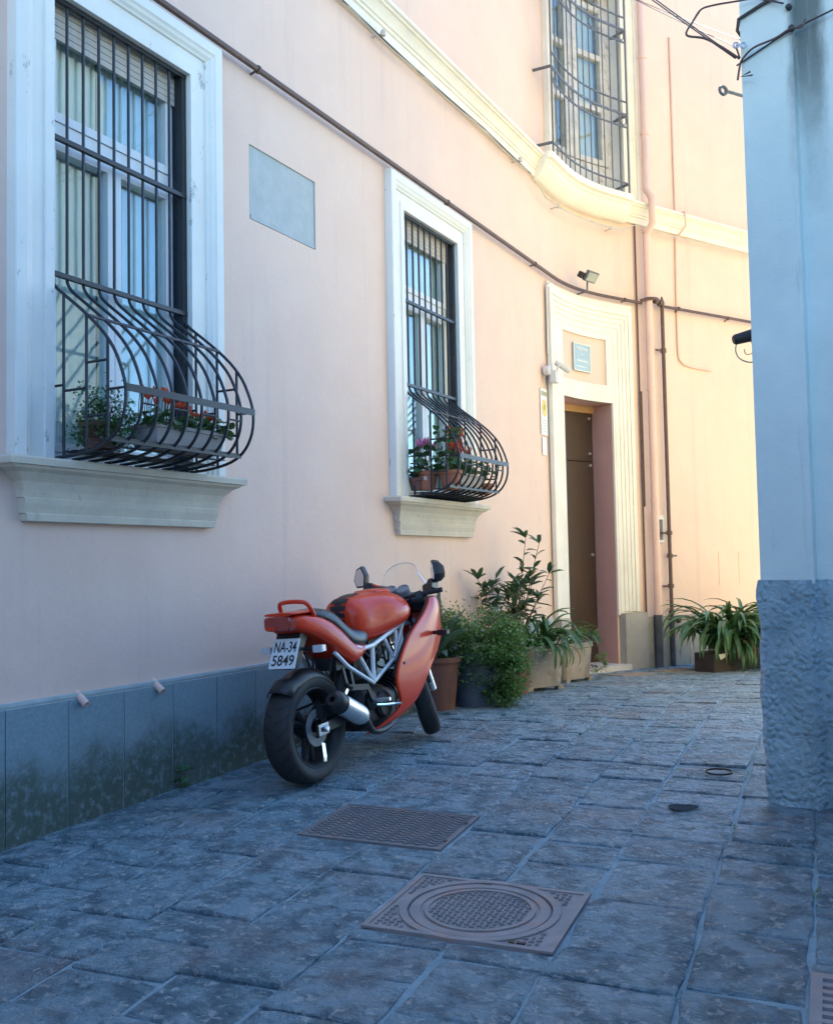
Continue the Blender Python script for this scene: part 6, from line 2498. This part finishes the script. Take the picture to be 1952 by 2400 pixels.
    for sy in (-1, 1):
        o = B(fairing(sy, 0), 'side_fairing', 'red_paint', angle=75)
        sm = o.modifiers.new('thick', 'SOLIDIFY')
        sm.thickness = .004
        ss_ = o.modifiers.new('round', 'SUBSURF')
        ss_.levels = ss_.render_levels = 1
        B(fairing(sy, .012, 7), 'fairing_liner', 'black_plastic', angle=75)
        m = MB()
        m.lathe([(0, 0), (0, .010), (.005, .008), (.006, 0)], V((.76, sy * .247, .575)), (0, sy, 0), 10)
        B(m, 'fairing_fastener', 'engine_black')
        m = MB()
        m.tube([V((1.20, sy * .225, .72)), V((1.19, sy * .29, .72))], .013, 8)
        m.loft([[V((1.185 + x, sy * y, .72 + z)) for x, z in ((-.02 * k, -.018 * k), (.03 * k, -.018 * k), (.03 * k, .018 * k), (-.02 * k, .018 * k))] for y, k in ((.28, .8), (.29, 1), (.345, 1), (.355, .7))])
        B(m, 'front_indicator', 'black_plastic', angle=30)
    # nose with headlamp
    m = MB()
    m.loft([[V((x, y * k, z0 + z * k)) for y, z in ((-1, -.9), (-.4, -1), (.4, -1), (1, -.9), (1, .6), (.5, 1), (-.5, 1), (-1, .6))] for x, k, z0 in ()] if False else [ring_se(x, zb, zt, hw, .5, 3.2, 24, .8) for x, zb, zt, hw in ((1.36, .66, .955, .17), (1.44, .69, .95, .150), (1.52, .73, .93, .125), (1.58, .77, .90, .095))], cap=True)
    B(m, 'nose_fairing', 'red_paint', angle=60)
    m = MB()
    m.loft([ring_se(x, .785, .89, hw, .5, 4, 20) for x, hw in ((1.56, .08), (1.59, .078), (1.596, .07))])
    B(m, 'headlamp', 'clear_lens')
    # cockpit: black dash and left inner wing
    m = MB()
    m.loft([ring_se(x, zb, zt, hw, .5, 3, 20, .8) for x, zb, zt, hw in ((1.20, .91, .985, .10), (1.24, .88, .995, .15), (1.32, .86, .995, .18), (1.40, .84, .975, .17))])
    B(m, 'dash_panel', 'black_plastic')
    for sy in (-1, 1):
        m = MB()
        rings = []
        for t_ in (0, .3, .6, 1.0):
            x = 1.30 - .10 * t_
            y = .14 + .13 * t_
            z = 1.02 + .035 * t_
            rings.append([V((x - .02, sy * y, z - .045 + .015 * t_)), V((x + .09, sy * y * .95, z - .05)), V((x + .10, sy * y * .95, z + .012)), V((x - .015, sy * y, z + .016))])
        m.loft(rings)
        B(m, 'fairing_wing', 'black_plastic', angle=30)
    m = MB()
    for sy in (-.045, .055):
        m.lathe([(0, 0), (0, .045), (.05, .047), (.056, .04), (.05, .036), (.05, 0)], V((1.20, sy, .985)), (-.55, 0, .83), 18)
    m.box((1.20, .005, .975), (.08, .17, .035))
    B(m, 'instrument_cluster', 'dash_grey', angle=35)
    # windscreen
    m = MB()
    rings = []
    nsc = 16
    for i in range(nsc + 1):
        th = math.pi * i / nsc
        row = []
        for j in range(6):
            t_ = j / 5
            hw = .205 - .075 * t_ ** 1.3
            front = .22 - .16 * t_
            x = 1.275 - .03 * t_ + front * math.sin(th) ** .8
            y = -hw * math.cos(th)
            z = .975 + .225 * t_ * (1 - .35 * (1 - math.sin(th)))
            row.append(V((x, y, z)))
        rings.append(row)
    m.loft(rings, cap=False, closed=False)
    ws = B(m, 'windscreen', 'screen_clear', angle=180)
    m = MB()
    edge = [r[-1] for r in rings]
    m.tube(edge, .0028, 5)
    m.tube([r for r in rings[0]], .0028, 5)
    B(m, 'screen_edge', 'clear_lens', ws)
    for sy in (-1, 1):
        m = MB()
        m.tube([V((1.27, sy * .185, 1.035)), V((1.245, sy * .215, 1.06)), V((1.235, sy * .235, 1.062))], .012, 8)
        B(m, 'mirror_stalk', 'red_paint')
        # mirror shell
        c = V((1.215, sy * .295, 1.12))
        m = MB()
        RZ = Matrix.Translation(c) @ Matrix.Rotation(rad(-48) if sy < 0 else rad(-8), 4, 'Z') @ Matrix.Translation(-c)
        out2 = [(-.04, -.062), (.028, -.064), (.048, -.01), (.018, .062), (-.022, .080), (-.052, .02)]
        def shell(k, dx):
            return [V((c.x + dx, c.y + sy * (u * k), c.z + v_ * k)) for u, v_ in out2]
        m.loft([shell(1.0, -.028), shell(1.06, -.012), shell(.95, .02), shell(.55, .05)])
        m.xform(RZ)
        m.tube([V((1.235, sy * .225, 1.06)), V((1.225, sy * .26, 1.068)), c + V((.01, -sy * .01, -.05))], [.020, .018, .02], 8)
        mir = B(m, 'mirror', 'black_plastic', angle=25)
        m = MB()
        m.add([V((c.x - .0295, c.y + sy * u * .86, c.z + v_ * .86)) for u, v_ in out2], [tuple(range(6))])
        m.xform(RZ)
        B(m, 'mirror_glass', 'chrome', mir, False)
    # --- steered parts
    hd = V((1.09, 0, .90))
    axd = V((-.424, 0, .906))
    SM = Matrix.Translation(hd) @ Matrix.Rotation(rad(35), 4, axd) @ Matrix.Translation(-hd)
    FA = V((1.415, 0, .300))
    m = MB()
    m.lathe([(-.050, .226), (-.055, .216), (-.045, .20), (-.02, .193), (.02, .193), (.045, .20), (.055, .216), (.050, .226)], FA, (0, 1, 0), 48, True)
    m.lathe([(-.05, .02), (-.05, .04), (-.02, .05), (.02, .05), (.05, .04), (.05, .02)], FA, (0, 1, 0), 20, True)
    for k in range(3):
        for dk in (-.15, .15):
            th = k * 2 * math.pi / 3 + .2
            m.tube([FA + V((math.cos(th + dk) * .04, 0, math.sin(th + dk) * .04)), FA + V((math.cos(th + dk * 1.3) * .198, 0, math.sin(th + dk * 1.3) * .198))], [.02, .014], 8)
    fw = B(m.xform(SM), 'front_wheel', 'engine_black')
    half = [(.052, .222), (.058, .238), (.061, .258), (.058, .274), (.048, .287), (.034, .2955), (.018, .2998)]
    prof = [(-y, r) for y, r in half] + [(0, .301)] + [(y, r) for y, r in reversed(half)]
    me = tyre_mesh(prof, FA, 'tyre')
    me.transform(SM)
    link('tyre', me, 'tyre', fw)
    for sy in (-1, 1):
        m = MB()
        m.lathe([(sy * .060, .10), (sy * .060, .155), (sy * .0645, .155), (sy * .0645, .10)], FA, (0, 1, 0), 40, True)
        B(m.xform(SM), 'brake_disc', 'aluminium', fw)
        lo = FA + V((-.025, sy * .092, -.01))
        hi = lo + axd * .62
        m = MB()
        m.tube([lo, lo + axd * .30], [.027, .028], 12)
        B(m.xform(SM), 'fork_leg', 'aluminium')
        m = MB()
        m.tube([lo + axd * .29, hi], .0205, 12)
        B(m.xform(SM), 'fork_tube', 'chrome')
        m = MB()
        m.box(tuple(FA + V((-.11, sy * .075, .09))), (.06, .04, .09))
        B(m.xform(SM), 'front_caliper', 'engine_black', T, False)
        # clip-on bar, grip, lever
        bp = hd + axd * .05 + V((-.01, sy * .10, 0))
        e = bp + V((-.085, sy * .24, -.035))
        m = MB()
        m.tube([bp, e], .0115, 8)
        B(m.xform(SM), 'handlebar', 'black_plastic')
        m = MB()
        m.tube([bp.lerp(e, .5), e + (e - bp).normalized() * .012], .0175, 10)
        B(m.xform(SM), 'grip', 'rubber')
        m = MB()
        m.box(tuple(bp.lerp(e, .40)), (.045, .045, .045))
        m.tube(smooth_path([bp.lerp(e, .38) + V((.03, 0, 0)), bp.lerp(e, .6) + V((.055, 0, -.005)), bp.lerp(e, .95) + V((.05, 0, -.012))], 4), .006, 6)
        B(m.xform(SM), 'lever', 'black_plastic', T, True, 30)
    m = MB()
    for zz in (.04, -.13):
        q = hd + axd * zz
        m.box(tuple(q + V((.035, 0, 0))), (.07, .25, .03))
    B(m.xform(SM), 'fork_yoke', 'dash_grey', T, False)
    m = MB()
    rings = []
    for k in range(13):
        th = rad(150 - k * 9)
        r = .322
        dn = V((math.cos(th), 0, math.sin(th)))
        rings.append([FA + dn * (r - .045 * abs(u) ** 3) + V((0, u * .066, 0)) for u in (-1, -.75, -.5, 0, .5, .75, 1)])
    m.loft(rings, cap=False, closed=False)
    B(m.xform(SM), 'front_mudguard', 'red_paint')


# ------------------------------------------------------------------ build
build_ground()
build_paving()
build_covers()
build_pink()
build_corner()
build_court()
weep_pipes()
build_grille(*WINS[0], 'black pot-bellied iron grille of the large window left of the cement patch')
build_grille(*WINS[1], 'black pot-bellied iron grille of the window between the cement patch and the doorway')
build_upper_grille()
build_services()
build_bike()
build_plants()
